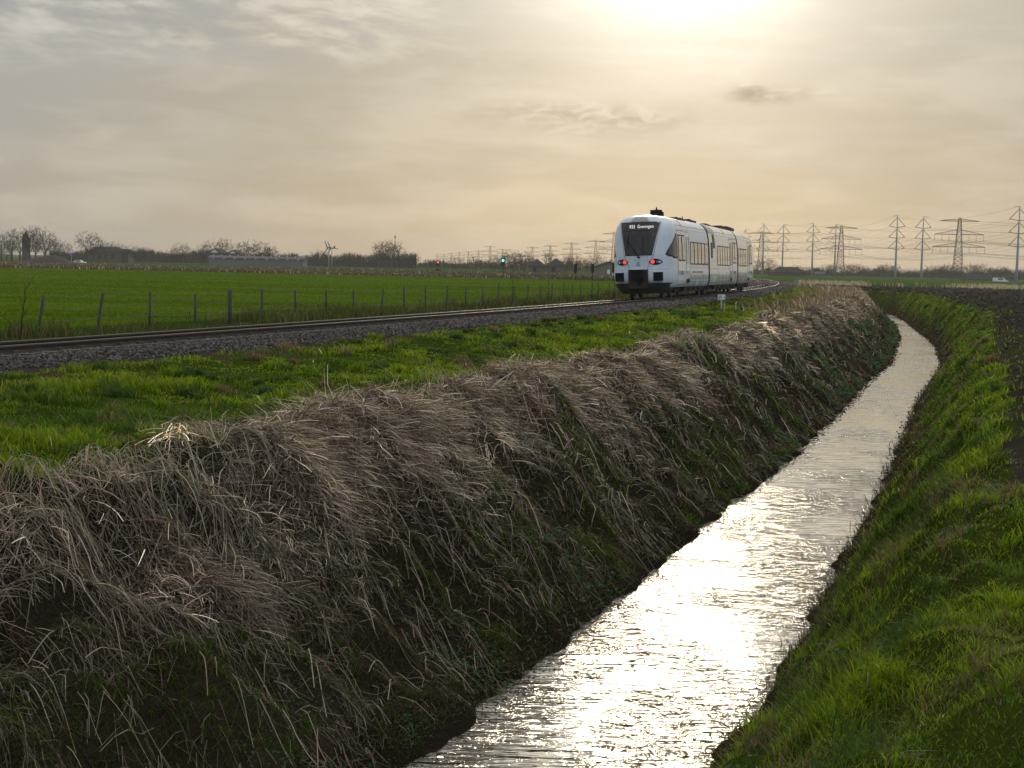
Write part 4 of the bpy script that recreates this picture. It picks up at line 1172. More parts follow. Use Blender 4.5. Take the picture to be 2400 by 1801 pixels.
    for s_ in (-1, 1):
        mb = MB()
        for (a, b, z0, z1) in ((0.62, 1.22, 2.02, 2.86), (1.40, 2.20, 2.58, 3.34)):
            side_patch(mb, a, b, z0, z1, 0.006, 0, s_)
            nz = 9
            for i in range(nz):
                z = z0 + 0.04 + (z1 - z0 - 0.06) * i / nz; side_patch(mb, a + 0.04, b - 0.04, z, z + 0.035, 0.03, 1, s_, 2)
        mb.build('louvre', [M['black'], M['greypanel']], pm)
        mb = MB(); side_patch(mb, 0.25, 2.85, 0.66, 1.10, 0.006, 0, s_, 3); side_patch(mb, 0.28, 2.82, 0.69, 1.07, 0.010, 1, s_, 3)
        mb.build('hatch', [M['seam'], M['white2']], pm)
        seams(pm, 0.05, 2.9, (0.5, 1.32, 2.3), s_)
        mb = MB(); Pz = [3.40, 3.5, 3.64, 3.76, 3.86, 3.93]
        for a, b in ((0.25, 0.95), (1.02, 1.72), (1.79, 2.55)):
            mb.grid([[(s_ * (hw(z) + 0.02), u, z + 0.01) for u in (a, b)] for z in Pz], 0)
        mb.build('roof_panel', M['roofglass'], pm)
    mc = prism_body(9.12).build('middle_car', SIDE, root); mc.matrix_local = Mb @ Matrix.Translation((0, 3.10, 0))
    for s_ in (-1, 1):
        for i in range(5): window(mc, 0.12 + i * 1.06, 0.12 + i * 1.06 + 1.04, 1.62, 2.75, sgn=s_)
        slim(mc, 5.55, 6.45, s_); door(mc, 6.75, 8.85, s_); seams(mc, 0.05, 9.05, (5.48,), s_); painted_reflection(mc, 0.03, 5.45, s_); painted_reflection(mc, 8.92, 9.1, s_)
    for u_, w_ in ((3.9, 0.12), (6.9, 0.05)): mb = MB(); roof_band(mb, u_, w_); mb.build('roof_band', M['black'], mc)
    # ---------- far end car, nose pointing away
    LC = 11.2
    cz = cab_body(LC).build('end_car', SIDE, root)
    cz.matrix_local = frame(24.92, 35.92) @ Matrix.Translation((0, LC, 0)) @ Matrix.Rotation(math.pi, 4, 'Z')
    for s_ in (-1, 1):
        for i in range(5): window(cz, LC - 0.3 - i * 1.04 - 1.02, LC - 0.3 - i * 1.04, 1.62, 2.75, sgn=s_)
        slim(cz, LC - 6.75, LC - 5.75, s_); door(cz, 2.40, 4.20, s_); seams(cz, 2.36, LC - 0.1, (2.38,), s_); painted_reflection(cz, LC - 5.7, LC - 0.05, s_)
    mb = MB(); roof_band(mb, 6.0, 0.1); mb.build('roof_band', M['black'], cz)
    # ---------- black bellows between the cars
    for a, b in ((11.8, 12.36), (24.38, 24.98)):
        mb = MB(); n = 7
        for i in range(n):
            u = (b - a) * i / n; k = 0.90 if i % 2 else 0.87
            ring = [(w * k, z * 0.995) for w, z in zip(PW, PZ)]; ring = ring + [(-x, z) for x, z in ring[-2::-1]]
            mb.grid([[(x, u, z) for x, z in ring], [(x, u + (b - a) / n, z) for x, z in ring]], 0, False)
        o = mb.build('bellows', M['black'], root); o.matrix_local = frame(a, b)
    # ---------- bogies
    for u in (3.1, 13.7, 24.7, 32.6):
        fr = frame(u, u + 0.6)
        mb = MB(); mb.box(-1.12, 1.12, -1.6, 1.6, 0.50, 0.66)
        for s_ in (-1, 1):
            mb.box(s_ * 1.02 - 0.07, s_ * 1.02 + 0.07, -1.5, 1.5, 0.34, 0.55)
            for v in (-1.0, 1.0): mb.box(s_ * 1.06 - 0.1, s_ * 1.06 + 0.1, v - 0.17, v + 0.17, 0.28, 0.56)
            mb.tube([(s_ * 1.1, -0.3, 0.35), (s_ * 1.1, 0.3, 0.35)], 0.12, 10)
        bo = mb.build('bogie', M['under'], root); bo.matrix_local = fr
        for v in (-1.0, 1.0):
            mb = MB()
            for s_ in (-0.75, 0.75):
                mb.cyl((s_, 0, 0), (1, 0, 0), 0.40, 0.12, 24); mb.cyl((s_ - math.copysign(0.07, s_), 0, 0), (1, 0, 0), 0.43, 0.03, 24)
            mb.cyl((0, 0, 0), (1, 0, 0), 0.08, 1.5, 10)
            o = mb.build('wheelset', M['wheel'], bo); o.location = (0, v, 0.405)
    for a, b in ((5.2, 11.6), (15.4, 22.8), (26.6, 30.6)):
        mb = MB(); L = b - a; x = 0
        mb.box(-1.25, 1.25, 0, L, 0.42, 0.54)
        for k in range(4): mb.box(-1.2, 1.2, L * (0.04 + k * 0.25), L * (0.04 + k * 0.25) + L * 0.17, 0.27 + 0.05 * (k % 2), 0.43)
        o = mb.build('underframe', M['under'], root); o.matrix_local = frame(a, b)
    # ---------- roof gear
    mb = MB(); mb.box(-0.08, 0.42, 0, 0.5, -0.04, 0.30); mb.box(-0.14, 0.48, -0.02, 0.6, -0.06, 0.0); mb.tube([(0.20, 0.2, 0.3), (0.2, 0.2, 0.46)], [0.06, 0.01], 8); mb.box(0.42, 0.5, 0.1, 0.5, 0.0, 0.2)
    o = mb.build('roof_antenna', M['black'], root); o.matrix_local = frame(3.0, 4.0) @ Matrix.Translation((0.1, 0, 4.0))
    for (u, l, xa, xb, h) in ((5.9, 2.2, 0.1, 0.85, 0.05), (10.2, 1.9, 0.2, 0.8, 0.10), (16.5, 3.0, 0.1, 0.7, 0.07), (21.6, 1.1, 0.0, 0.8, 0.10), (22.9, 1.3, 0.0, 0.8, 0.14), (25.3, 3.4, 0.0, 0.8, 0.17), (4.6, 0.9, 0.0, 0.3, 0.05)):
        mb = MB(); mb.box(xa, xb, 0, l, -0.25, h); n = int(l / 0.35)
        for k in range(n): mb.box(xa + 0.1, xb - 0.15, k * 0.35, k * 0.35 + 0.16, h, h + 0.03 + 0.03 * (k % 3))
        if u == 10.2: mb.tube([(0.35, 0.1, h), (0.33, 0.1, h + 0.22)], [0.05, 0.02], 6)
        o = mb.build('roof_unit', M['under'], root); o.matrix_local = frame(u, u + 1) @ Matrix.Translation((0, 0, 3.93))


build_train()


# ------------------------------------------------------------------ fence, signs, signals
def build_fence():
    xs = [103, 242, 352, 458, 540, 613, 692, 763, 828, 899, 947, 997, 1049, 1092, 1131, 1168, 1205, 1237, 1266, 1294, 1321, 1341, 1360, 1387, 1401, 1427, 1454, 1464]
    lean = {0: 0.16, 1: 0.17, 9: 0.13, 24: -0.06, 26: 0.15, 7: -0.02, 12: 0.04}
    ys = np.arange(20, 160, 0.05); lx = fT(ys) - 7.5 / kT(ys); az = lx / ys
    root = None; tops = []
    for i, px in enumerate(xs):
        d = ray(px, 700 + (103 - px) * 0); k = np.argmin(np.abs(az - d[0] / d[1])); x, y = lx[k], ys[k]
        z = hgt(x, y)
        if root is None:
            root = empty('wire_fence', (x, y, z)); tag(root, 'row of thin dark posts with sagging barbed wire beside the meadow', 'fence'); r0 = Vector((x, y, z))
        h = 1.02 + 0.08 * random.uniform(-1, 1); r = 0.037 if i != 4 else 0.068
        mb = MB(); l = lean.get(i, random.uniform(-0.02, 0.02)) * h
        b = Vector((x - l * 0.9, y, z)) - r0; t = Vector((x, y, z + h)) - r0
        mb.tube([b - Vector((0, 0, 0.15)), b.lerp(t, 0.5), t - Vector((0, 0, 0.02)), t], [r * 1.05, r, r, r * 0.8], 8)
        mb.build('post', M['post'], root); tops.append((b, t))
    for lev, amp in ((0.97, 0.10), (0.66, 0.09), (0.36, 0.02)):
        mb = MB()
        for (a0, a1), (b0, b1) in zip(tops[:-1], tops[1:]):
            p = a0.lerp(a1, lev); q = b0.lerp(b1, lev); s_ = random.choice((0.1, 0.3, 1.6, 2.2)) * amp; w = random.uniform(-0.05, 0.05) * (amp > 0.05)
            n = 9
            pts = [p.lerp(q, k / n) - Vector((0, 0, s_ * 4 * (k / n) * (1 - k / n) + w * math.sin(k / n * 9))) for k in range(n + 1)]
            mb.tube(pts, 0.004, 4, cap=False)
            for k in range(1, 30):
                c = pts[int(k * n / 30)].lerp(pts[int(k * n / 30) + 1], (k * n / 30) % 1); mb.box(c.x - 0.008, c.x + 0.008, c.y - 0.008, c.y + 0.008, c.z - 0.011, c.z + 0.011)
        mb.build('wire', M['wire'], root)


build_fence()


def text_mesh(body, size, name):
    c = bpy.data.curves.new(name, 'FONT'); c.body = body; c.size = size; c.align_x = 'CENTER'; c.align_y = 'CENTER'; c.extrude = 0.002; c.offset = 0.004
    o = bpy.data.objects.new('tmp', c); COL.objects.link(o); bpy.context.view_layer.update()
    m = bpy.data.meshes.new_from_object(o.evaluated_get(bpy.context.evaluated_depsgraph_get())); bpy.data.objects.remove(o)
    return m


def build_signs():
    # kilometre plate beside the track
    b = unproj(1690, 727, 0.33); r = empty('kilometre_sign', (b[0], b[1], hgt(b[0], b[1])), -0.10)
    tag(r, 'small white kilometre plate reading 25.1 on a thin grey post', 'sign')
    k = b[1] / F
    mb = MB(); mb.tube([(0, 0, -0.1), (0.0, 0, 29 * k)], 0.028, 8); mb.build('post', M['galv'], r)
    mb = MB(); w, h = 8.6 * k, 5.6 * k; zc = 35.5 * k
    mb.box(-w, w, -0.045, -0.03, zc - h, zc + h); mb.build('plate', M['sign'], r)
    tm = text_mesh('25.1', h * 1.65, 'numerals'); tm.materials.append(M['ink']); o = link('numerals', tm, r); o.location = (0, -0.05, zc); o.rotation_euler = (math.pi / 2, 0, 0)
    # small blue marker at the end of the verge
    b = at_depth(1868, 662, 150); z = hgt(b[0], b[1]); r = empty('marker_board', (b[0], b[1], z)); tag(r, 'small pale blue marker board low in the far field', 'sign')
    mb = MB(); mb.tube([(0, 0, -0.1), (0, 0, b[2] - z)], 0.03, 6); mb.build('post', M['galv'], r)
    mb = MB(); mb.box(-0.13, 0.13, -0.04, -0.02, b[2] - z - 0.06, b[2] - z + 0.10); mb.build('plate', M['blue'], r)
    # colour light signals
    for px, py, D, m, lab in ((1179, 611, 330, 'green_lamp', 'railway signal on a black post showing a green light'), (1027, 615, 420, 'red_sig', 'distant railway signal showing an orange red light')):
        t = at_depth(px, py, D); z = hgt(t[0], t[1]); r = empty('railway_signal', (t[0], t[1], z)); tag(r, lab, 'signal'); h = t[2] - z
        mb = MB(); mb.tube([(0, 0, -0.2), (0, 0, h - 0.4)], 0.10, 8); mb.box(-0.7, 0.7, -0.3, 0.3, 0, 0.5); mb.build('post', M['black'], r)
        mb = MB(); mb.box(-0.42, 0.42, -0.2, 0.1, h - 1.0, h + 0.55); mb.build('signal_head', M['black'], r)
        mb = MB(); mb.cyl((0, -0.24, h), (0, 1, 0), 0.27, 0.08, 14); mb.build('lamp', M[m], r)
    for px, lab in ((1349, 'first dark lineside marker post left of the train'), (1389, 'dark lineside marker post in front of the low shed'), (1438, 'dark lineside marker post close by the train nose')):
        t = at_depth(px, 630, 210); z = hgt(t[0], t[1]); r = empty('lineside_post', (t[0], t[1], z)); tag(r, lab, 'marker post', 'lineside marker posts'); h = t[2] - z + 0.35
        mb = MB(); mb.tube([(0, 0, -0.1), (0, 0, h - 0.9)], 0.06, 6); mb.build('post', M['black'], r)
        mb = MB(); mb.box(-0.2, 0.2, -0.05, 0.05, h - 0.95, h + 0.3); mb.build('board', M['black'], r)
    # blue road sign far left
    t = at_depth(167, 597, 470); z = hgt(t[0], t[1]); r = empty('road_sign', (t[0], t[1], z)); tag(r, 'blue direction sign on a post beside the dark earth heap', 'road sign'); h = t[2] - z
    mb = MB(); mb.tube([(0, 0, 0), (0, 0, h)], 0.08, 6); mb.build('post', M['galv'], r)
    mb = MB(); mb.box(-0.5, 0.35, -0.12, -0.08, h - 0.2, h + 0.35); mb.box(0.0, 0.5, -0.12, -0.08, h - 0.55, h - 0.22); mb.build('plate', M['blue'], r)


build_signs()

# saplings beside the fence
def build_saplings():
    for i, (px, hpx, T, lean, lab) in enumerate(((45, 118, -6.6, 0.10, 'bare crooked sapling at the left end of the fence'), (1199, 72, -6.3, 0.02, 'tallest bare sapling rising through the middle of the fence'),
                                            (1281, 60, -6.6, 0.05, 'thin bare sapling between the fence posts'), (1437, 66, -6.4, 0.03, 'bare sapling in front of the train nose'), (1176, 34, -6.0, 0.7, 'broken stick leaning steeply against the fence'))):
        ys = np.arange(20, 160, 0.05); lx = fT(ys) + T / kT(ys); d = ray(px, 760); k = np.argmin(np.abs(lx / ys - d[0] / d[1])); x, y = lx[k], ys[k]; z = hgt(x, y)
        H = hpx * y / F; rnd = random.Random(i); mb = MB()
        pts = [(0, 0, -0.1)]; q = Vector((0, 0, 0))
        for j in range(7): q = q + Vector((lean * H / 7 + rnd.uniform(-0.02, 0.02), rnd.uniform(-0.02, 0.02), H / 7)); pts.append(tuple(q))
        mb.tube(pts, np.linspace(0.022, 0.006, 8), 5)
        if lean < 0.5:
            for j in range(6):
                b = Vector(pts[2 + j % 6]); e = b + Vector((rnd.uniform(-0.25, 0.25), rnd.uniform(-0.1, 0.1), rnd.uniform(0.2, 0.4))); mb.tube([b, e], [0.009, 0.004], 4)
        o = mb.build('sapling', M['twig']); o.location = (x, y, z); tag(o, lab, 'sapling')


build_saplings()


# ------------------------------------------------------------------ trees
def tree_meshes(seed, form):
    """unit-height bare tree: (trunk mesh, crown mesh); limbs fork towards points filling a lumpy crown"""
    r = random.Random(seed); rn = np.random.default_rng(seed); tr = MB(); V = []; Fc = []
    def seg(a, b, ra, rb):
        d = b - a
        if d.length < 1e-6: return
        d.normalize(); s = d.cross(Vector((r.uniform(-1, 1), r.uniform(-1, 1), r.uniform(-1, 1)))); s.normalize(); t = d.cross(s); n = len(V)
        for p, rr in ((a, ra), (b, rb)):
            for k in range(3): an = 2.0944 * k; V.append(p + (s * math.cos(an) + t * math.sin(an)) * rr)
        for k in range(3): Fc.append((n + k, n + (k + 1) % 3, n + 3 + (k + 1) % 3, n + 3 + k))
    N = form['n']; d = rn.normal(0, 1, (N, 3)); d /= np.linalg.norm(d, axis=1, keepdims=True)
    lump = 0.70 + 0.42 * vnoise(d[:, 0] * 1.7 + seed, d[:, 1] * 1.7 + d[:, 2] * 2.3, seed % 9)
    rad = rn.random(N) ** 0.42 * lump
    T = d * rad[:, None] * np.array([form['hw'], form['hw'], form['hh']]); T[:, 2] += form['cz']; T[:, 2] *= 1 / T[:, 2].max(); T[:, 2] = np.maximum(T[:, 2], form['trunk'] * 0.75)
    rt = form['tw']
    def grow(p, idx, pr):
        n = len(idx); R_ = max(rt, form['rad'] * 0.62 * math.sqrt(n / N))
        c = Vector(T[idx].mean(0))
        if n == 1:
            q = Vector(T[idx[0]]); seg(p, q, min(pr, R_ * 1.1), rt)
            for _ in range(form['tuft']):
                b0 = p.lerp(q, r.uniform(0.0, 1.0)); e = b0 + (q - p) * r.uniform(0.2, 0.6) + Vector((r.uniform(-1, 1), r.uniform(-1, 1), r.uniform(-0.4, 1))) * 0.05; seg(b0, e, rt, rt * 0.6)
            return
        q = p.lerp(c, 0.5 if n > 3 else 0.7) + Vector((r.uniform(-1, 1), r.uniform(-1, 1), r.uniform(-0.3, 0.5))) * 0.012
        seg(p, q, min(pr, R_ * 1.15), R_)
        A = T[idx] - np.array(c); ax = rn.normal(0, 1, 3) * A.std(0); o = np.argsort(A @ ax); h = int(n * r.uniform(0.35, 0.65)); h = min(max(h, 1), n - 1)
        grow(q, idx[o[:h]], R_); grow(q, idx[o[h:]], R_)
    R0 = form['rad']; top = Vector((r.uniform(-.02, .02), r.uniform(-.02, .02), form['trunk']))
    tr.tube([(0, 0, -0.03), (0, 0, 0.02), tuple(top * 0.5), tuple(top)], [R0 * 1.6, R0 * 1.15, R0, R0 * 0.8], 7)
    k = form['limbs']; an = np.arctan2(T[:, 1], T[:, 0]); grp = ((an + math.pi) / (2 * math.pi) * k).astype(int) % k; inner = (np.hypot(T[:, 0], T[:, 1]) < form['hw'] * 0.4) & (T[:, 2] > form['cz'])
    grow(top, np.where(inner)[0], R0 * 0.75)
    for i in range(k):
        ii = np.where((grp == i) & ~inner)[0]
        if len(ii): grow(top * r.uniform(0.8, 1.0), ii, R0 * 0.6)
    me = bpy.data.meshes.new('crown'); me.from_pydata([tuple(v) for v in V], [], Fc); me.materials.append(M['twig']); me.update()
    return tr.mesh('trunk', [M['bark']]), me


FORMS = {'broad': dict(trunk=0.26, rad=0.036, limbs=5, n=230, hw=0.48, hh=0.42, cz=0.60, tw=0.0027, tuft=3),
         'tall': dict(trunk=0.30, rad=0.027, limbs=4, n=190, hw=0.26, hh=0.46, cz=0.58, tw=0.0026, tuft=3),
         'bush': dict(trunk=0.10, rad=0.026, limbs=7, n=300, hw=0.50, hh=0.50, cz=0.52, tw=0.0030, tuft=3)}
TM = {f: [tree_meshes(100 * i + j, FORMS[f]) for j in range(3)] for i, f in enumerate(FORMS)}
_tk = [0]


def tree(px, topy, D, form, wpx, label, group=None, name='bare_tree'):
    b = at_depth(px, 640, D); z = hgt(b[0], b[1]); H = (at_depth(px, topy, D)[2] - z)
    v = TM[form][_tk[0] % 3]; _tk[0] += 1
    w = 1.08 * wpx * D / F
    xs = np.array([q.co.x for q in v[1].vertices]); nat = float(np.percentile(xs, 97) - np.percentile(xs, 3))
    r = empty(name, (b[0], b[1], z - 0.1)); r.rotation_euler.z = 0; r.scale = (w / nat, w / nat, H)
    for nm, me in (('trunk', v[0]), ('crown', v[1])): link(nm, me, r)
    tag(r, label, 'tree', group)


def build_trees():
    G1 = 'bare trees round the church on the left'
    for px, ty, w, f, lab in ((4, 540, 26, 'tall', 'bare tree cut by the left edge beside the church'), (28, 537, 30, 'tall', 'slender bare tree just left of the church tower'), (46, 534, 36, 'broad', 'wide bare tree hugging the church tower on its left'),
                          (70, 529, 36, 'tall', 'tallest bare tree rising behind the church tower'), (84, 533, 40, 'broad', 'bare tree just right of the church tower'), (104, 532, 52, 'broad', 'largest round-crowned bare tree right of the church tower'), (126, 556, 34, 'bush', 'low bare tree at the right end of the church grove'),
                          (16, 560, 30, 'bush', 'low bushy tree at the far left of the church grove')):
        tree(px, ty, 455 + (px % 7) * 5, f, w, lab, G1)
    for px, ty, w, f, D, lab in ((150, 562, 36, 'broad', 520, 'round bare tree between the church grove and the tall lone tree'), (213, 541, 54, 'broad', 500, 'tall spreading bare tree above the dark farmhouse roof'), (245, 563, 34, 'bush', 540, 'bare tree behind the dark farmhouse ridge'),
                              (277, 565, 38, 'broad', 530, 'bare tree over the right end of the dark farmhouse'), (315, 573, 34, 'broad', 520, 'small bare tree just right of the dark farmhouse'), (334, 579, 20, 'tall', 530, 'slim bare tree right of the small farmhouse tree'), (404, 581, 26, 'bush', 530, 'low bare tree left of the lone round tree'), (428, 568, 38, 'broad', 510, 'lone round-headed bare tree midway along the left horizon'),
                              (476, 573, 34, 'broad', 520, 'bare tree left of the white gabled house'), (498, 562, 40, 'broad', 530, 'bare tree behind the left white gabled house'), (527, 556, 34, 'bush', 530, 'dense dark bare tree behind the white gabled house'), (570, 566, 36, 'tall', 540, 'bare tree over the right house roof'),
                              (600, 562, 50, 'bush', 535, 'broad dense bare tree right of the white gabled houses'), (626, 577, 22, 'tall', 545, 'thin pale bare tree right of the broad dense tree'), (638, 577, 24, 'tall', 545, 'last thin pale bare tree before the long greenhouse end'), (746, 585, 32, 'bush', 560, 'round bushy tree left of the twin wind turbines'),
                              (887, 566, 26, 'tall', 520, 'leftmost slender poplar in the tall clump'), (903, 564, 26, 'tall', 525, 'second slender poplar of the tall clump'), (916, 563, 26, 'tall', 520, 'central poplar of the tall clump by the antenna mast'), (930, 567, 30, 'tall', 525, 'rightmost poplar of the tall clump'),
                              (952, 596, 24, 'bush', 540, 'low bush right of the poplar clump'), (969, 593, 28, 'broad', 540, 'small round bare tree right of the poplar clump'), (1010, 606, 34, 'bush', 600, 'low hazy bush left of the red signal'), (1068, 602, 36, 'bush', 520, 'dark round bush between the two railway signals'),
                              (1112, 603, 26, 'broad', 620, 'hazy bare tree beside the tiny wind turbine'), (1128, 610, 24, 'bush', 620, 'low hazy bush right of the tiny wind turbine'), (1160, 600, 34, 'bush', 470, 'dense dark bush behind the green signal'), (1183, 592, 44, 'bush', 480, 'large dense thicket tree over the green signal'), (1203, 585, 42, 'broad', 480, 'tall bare tree right of the green signal'),
                              (1229, 590, 36, 'tall', 490, 'upright bare tree left of the first pyramid roof'), (1249, 602, 26, 'tall', 500, 'thin bare tree above the first pyramid roof'), (1286, 588, 28, 'tall', 500, 'bare tree between the two pyramid roofs'), (1328, 598, 24, 'broad', 480, 'bare tree right of the second pyramid roof'),
                              (1346, 594, 38, 'broad', 480, 'round bare tree between the pyramid roof and low shed'), (1374, 605, 22, 'tall', 500, 'small bare tree left of the low shed'), (1396, 596, 42, 'broad', 490, 'broad bare tree over the low shed roof')):
        tree(px, ty, D, f, w, lab)
    G3 = 'hazy bare trees behind the power pylons'
    for i, (px, ty, w, f) in enumerate(((1772, 604, 28, 'broad'), (1799, 601, 34, 'broad'), (1815, 618, 28, 'bush'), (1845, 622, 30, 'broad'), (1868, 620, 26, 'broad'), (1888, 624, 24, 'tall'), (1912, 625, 30, 'broad'), (1938, 619, 30, 'broad'), (1952, 617, 24, 'tall'),
                                    (1978, 618, 24, 'tall'), (1992, 618, 24, 'tall'), (2006, 618, 26, 'tall'), (2022, 622, 26, 'tall'), (2040, 627, 40, 'bush'), (2066, 620, 24, 'tall'), (2078, 618, 28, 'tall'), (2098, 620, 26, 'tall'), (2120, 630, 28, 'broad'), (2142, 629, 26, 'bush'), (2156, 632, 24, 'broad'),
                                    (2192, 622, 32, 'broad'), (2212, 620, 40, 'bush'), (2228, 618, 44, 'bush'), (2250, 622, 30, 'bush'), (2274, 618, 24, 'tall'), (2286, 618, 24, 'tall'), (2300, 618, 28, 'tall'), (2326, 625, 28, 'broad'), (2350, 622, 32, 'broad'), (2378, 631, 28, 'bush'), (2396, 626, 30, 'broad'))):
        tree(px, ty, 640 + (i * 37) % 60, f, w, 'hazy bare tree in the grove line behind the power pylons', G3)


build_trees()


def build_woods():
    """far woods that read as one grey mass: upright stems and fine twigs"""
    def wood(name, x0, x1, topf, D0, D1, n, label, stem=0.10, tw=5):
        px = RNG.uniform(x0, x1, n); D = RNG.uniform(D0, D1, n); P = []; W = []
        pts = np.array([at_depth(a, 640, d) for a, d in zip(px, D)]); z = height(pts[:, 0], pts[:, 1])
        tz = np.array([at_depth(a, topf(a) , d)[2] for a, d in zip(px, D)]); h = (tz - z) * RNG.uniform(0.55, 1.06, n)
        K = 3
        def strands(x, y, zb, hh, lx, w):
            t = np.linspace(0, 1, K)[None]
            return np.stack([x[:, None] + lx[:, None] * t ** 1.4, y[:, None] + 0 * t, zb[:, None] + hh[:, None] * t], -1), w[:, None] * np.linspace(1, 0.3, K)[None]
        A, WA = strands(pts[:, 0], pts[:, 1], z - 0.2, h, RNG.normal(0, 0.25, n), np.full(n, stem))
        o = np.repeat(np.arange(n), tw); m = len(o); f = RNG.uniform(0.15, 0.85, m)
        B, WB = strands(pts[o, 0], pts[o, 1] + RNG.normal(0, 1, m), z[o] + h[o] * f, h[o] * np.minimum(RNG.uniform(0.12, 0.4, m), 1 - f + 0.1), RNG.normal(0, 0.16, m) * h[o], np.full(m, stem * 0.8))
        Pm = np.vstack([A, B]); Wm = np.vstack([WA, WB]); N = len(Pm)
        S = np.stack([np.ones(N), RNG.normal(0, 0.5, N), np.zeros(N)], 1)
        ob = ribbons(name, Pm, Wm, S, rand_col(N, (0.040, 0.033, 0.026), 0.3), M['soil'])
        tag(ob, label, 'wood', kind='stuff')
    wood('far_wood', 118, 500, lambda x: 586 + 5 * math.sin(x * 0.05) + 0.012 * (x - 118), 560, 640, 1500, 'low grey wood along the left horizon behind the farmhouse')
    wood('tree_belt', 560, 975, lambda x: 596 + 2.5 * math.sin(x * 0.09), 545, 600, 1500, 'even belt of slender young trees on the left horizon', 0.09, 6)
    wood('distant_hedges', 975, 1460, lambda x: 613 + 4 * math.sin(x * 0.06), 560, 700, 1100, 'low hazy hedges along the middle horizon')
    wood('hazy_wood', 1765, 2440, lambda x: 633 + 4 * math.sin(x * 0.045) + 2 * math.sin(x * 0.17), 690, 780, 2300, 'hazy grey wood along the right horizon behind the pylons')


build_woods()


# ------------------------------------------------------------------ buildings and other far things
def house(name, px, D, wpx, eave_px, ridge_px, base_py, depth, wm, rm, label, cat='house', hip=0.0, gable_mat=None, extra=None, gable_front=False):
    b = at_depth(px, base_py, D); z = hgt(b[0], b[1]); k = D / F
    w = wpx * k / 2; e = at_depth(px, eave_px, D)[2] - z; rd = at_depth(px, ridge_px, D)[2] - z; dp = depth / 2
    r = empty(name, (b[0], b[1], z), 0); tag(r, label, cat)
    mb = MB(); mb.box(-w, w, -dp, dp, -0.5, e)
    if gable_front:
        mb.add([(-w, -dp + 0.01, e), (w, -dp + 0.01, e), (0, -dp + 0.01, rd), (-w, dp, e), (w, dp, e), (0, dp, rd)], [(0, 1, 2), (4, 3, 5)])
    elif hip < 0.05:
        mb.add([(-w, -dp, e), (-w, dp, e), (-w, 0, rd), (w, -dp, e), (w, dp, e), (w, 0, rd)], [(1, 0, 2), (3, 4, 5)])
    mb.build('wall', wm, r)
    mb = MB(); o = 0.3; t = 0.15
    if gable_front:
        for s in (-1, 1):
            a = [(s * (w + o), -dp - o, e - 0.15), (s * (w + o), dp + o, e - 0.15), (0, dp + o, rd + 0.05), (0, -dp - o, rd + 0.05)]
            mb.add(a + [(x, y, q + t) for x, y, q in a], [(0, 1, 2, 3), (7, 6, 5, 4), (0, 4, 5, 1), (1, 5, 6, 2), (2, 6, 7, 3), (3, 7, 4, 0)])
    else:
        h = hip * w
        A = [(-w - o, -dp - o, e), (w + o, -dp - o, e), (w + o, dp + o, e), (-w - o, dp + o, e), (-w - o + h + (o if hip else 0), 0, rd), (w + o - h - (o if hip else 0), 0, rd)]
        A2 = [(x, y, q + t) for x, y, q in A]
        mb.add(A2 + A[:4], [(0, 1, 5, 4), (2, 3, 4, 5), (1, 2, 5), (3, 0, 4), (6, 7, 1, 0), (7, 8, 2, 1), (8, 9, 3, 2), (9, 6, 0, 3), (9, 8, 7, 6)])
    mb.build('roof', rm, r)
    if extra: extra(r, w, dp, e, rd, k)
    return r


def opening(r, x0, x1, y, z0, z1, m, name):
    mb = MB(); mb.box(x0, x1, y - 0.06, y + 0.02, z0, z1); mb.build(name, m, r)


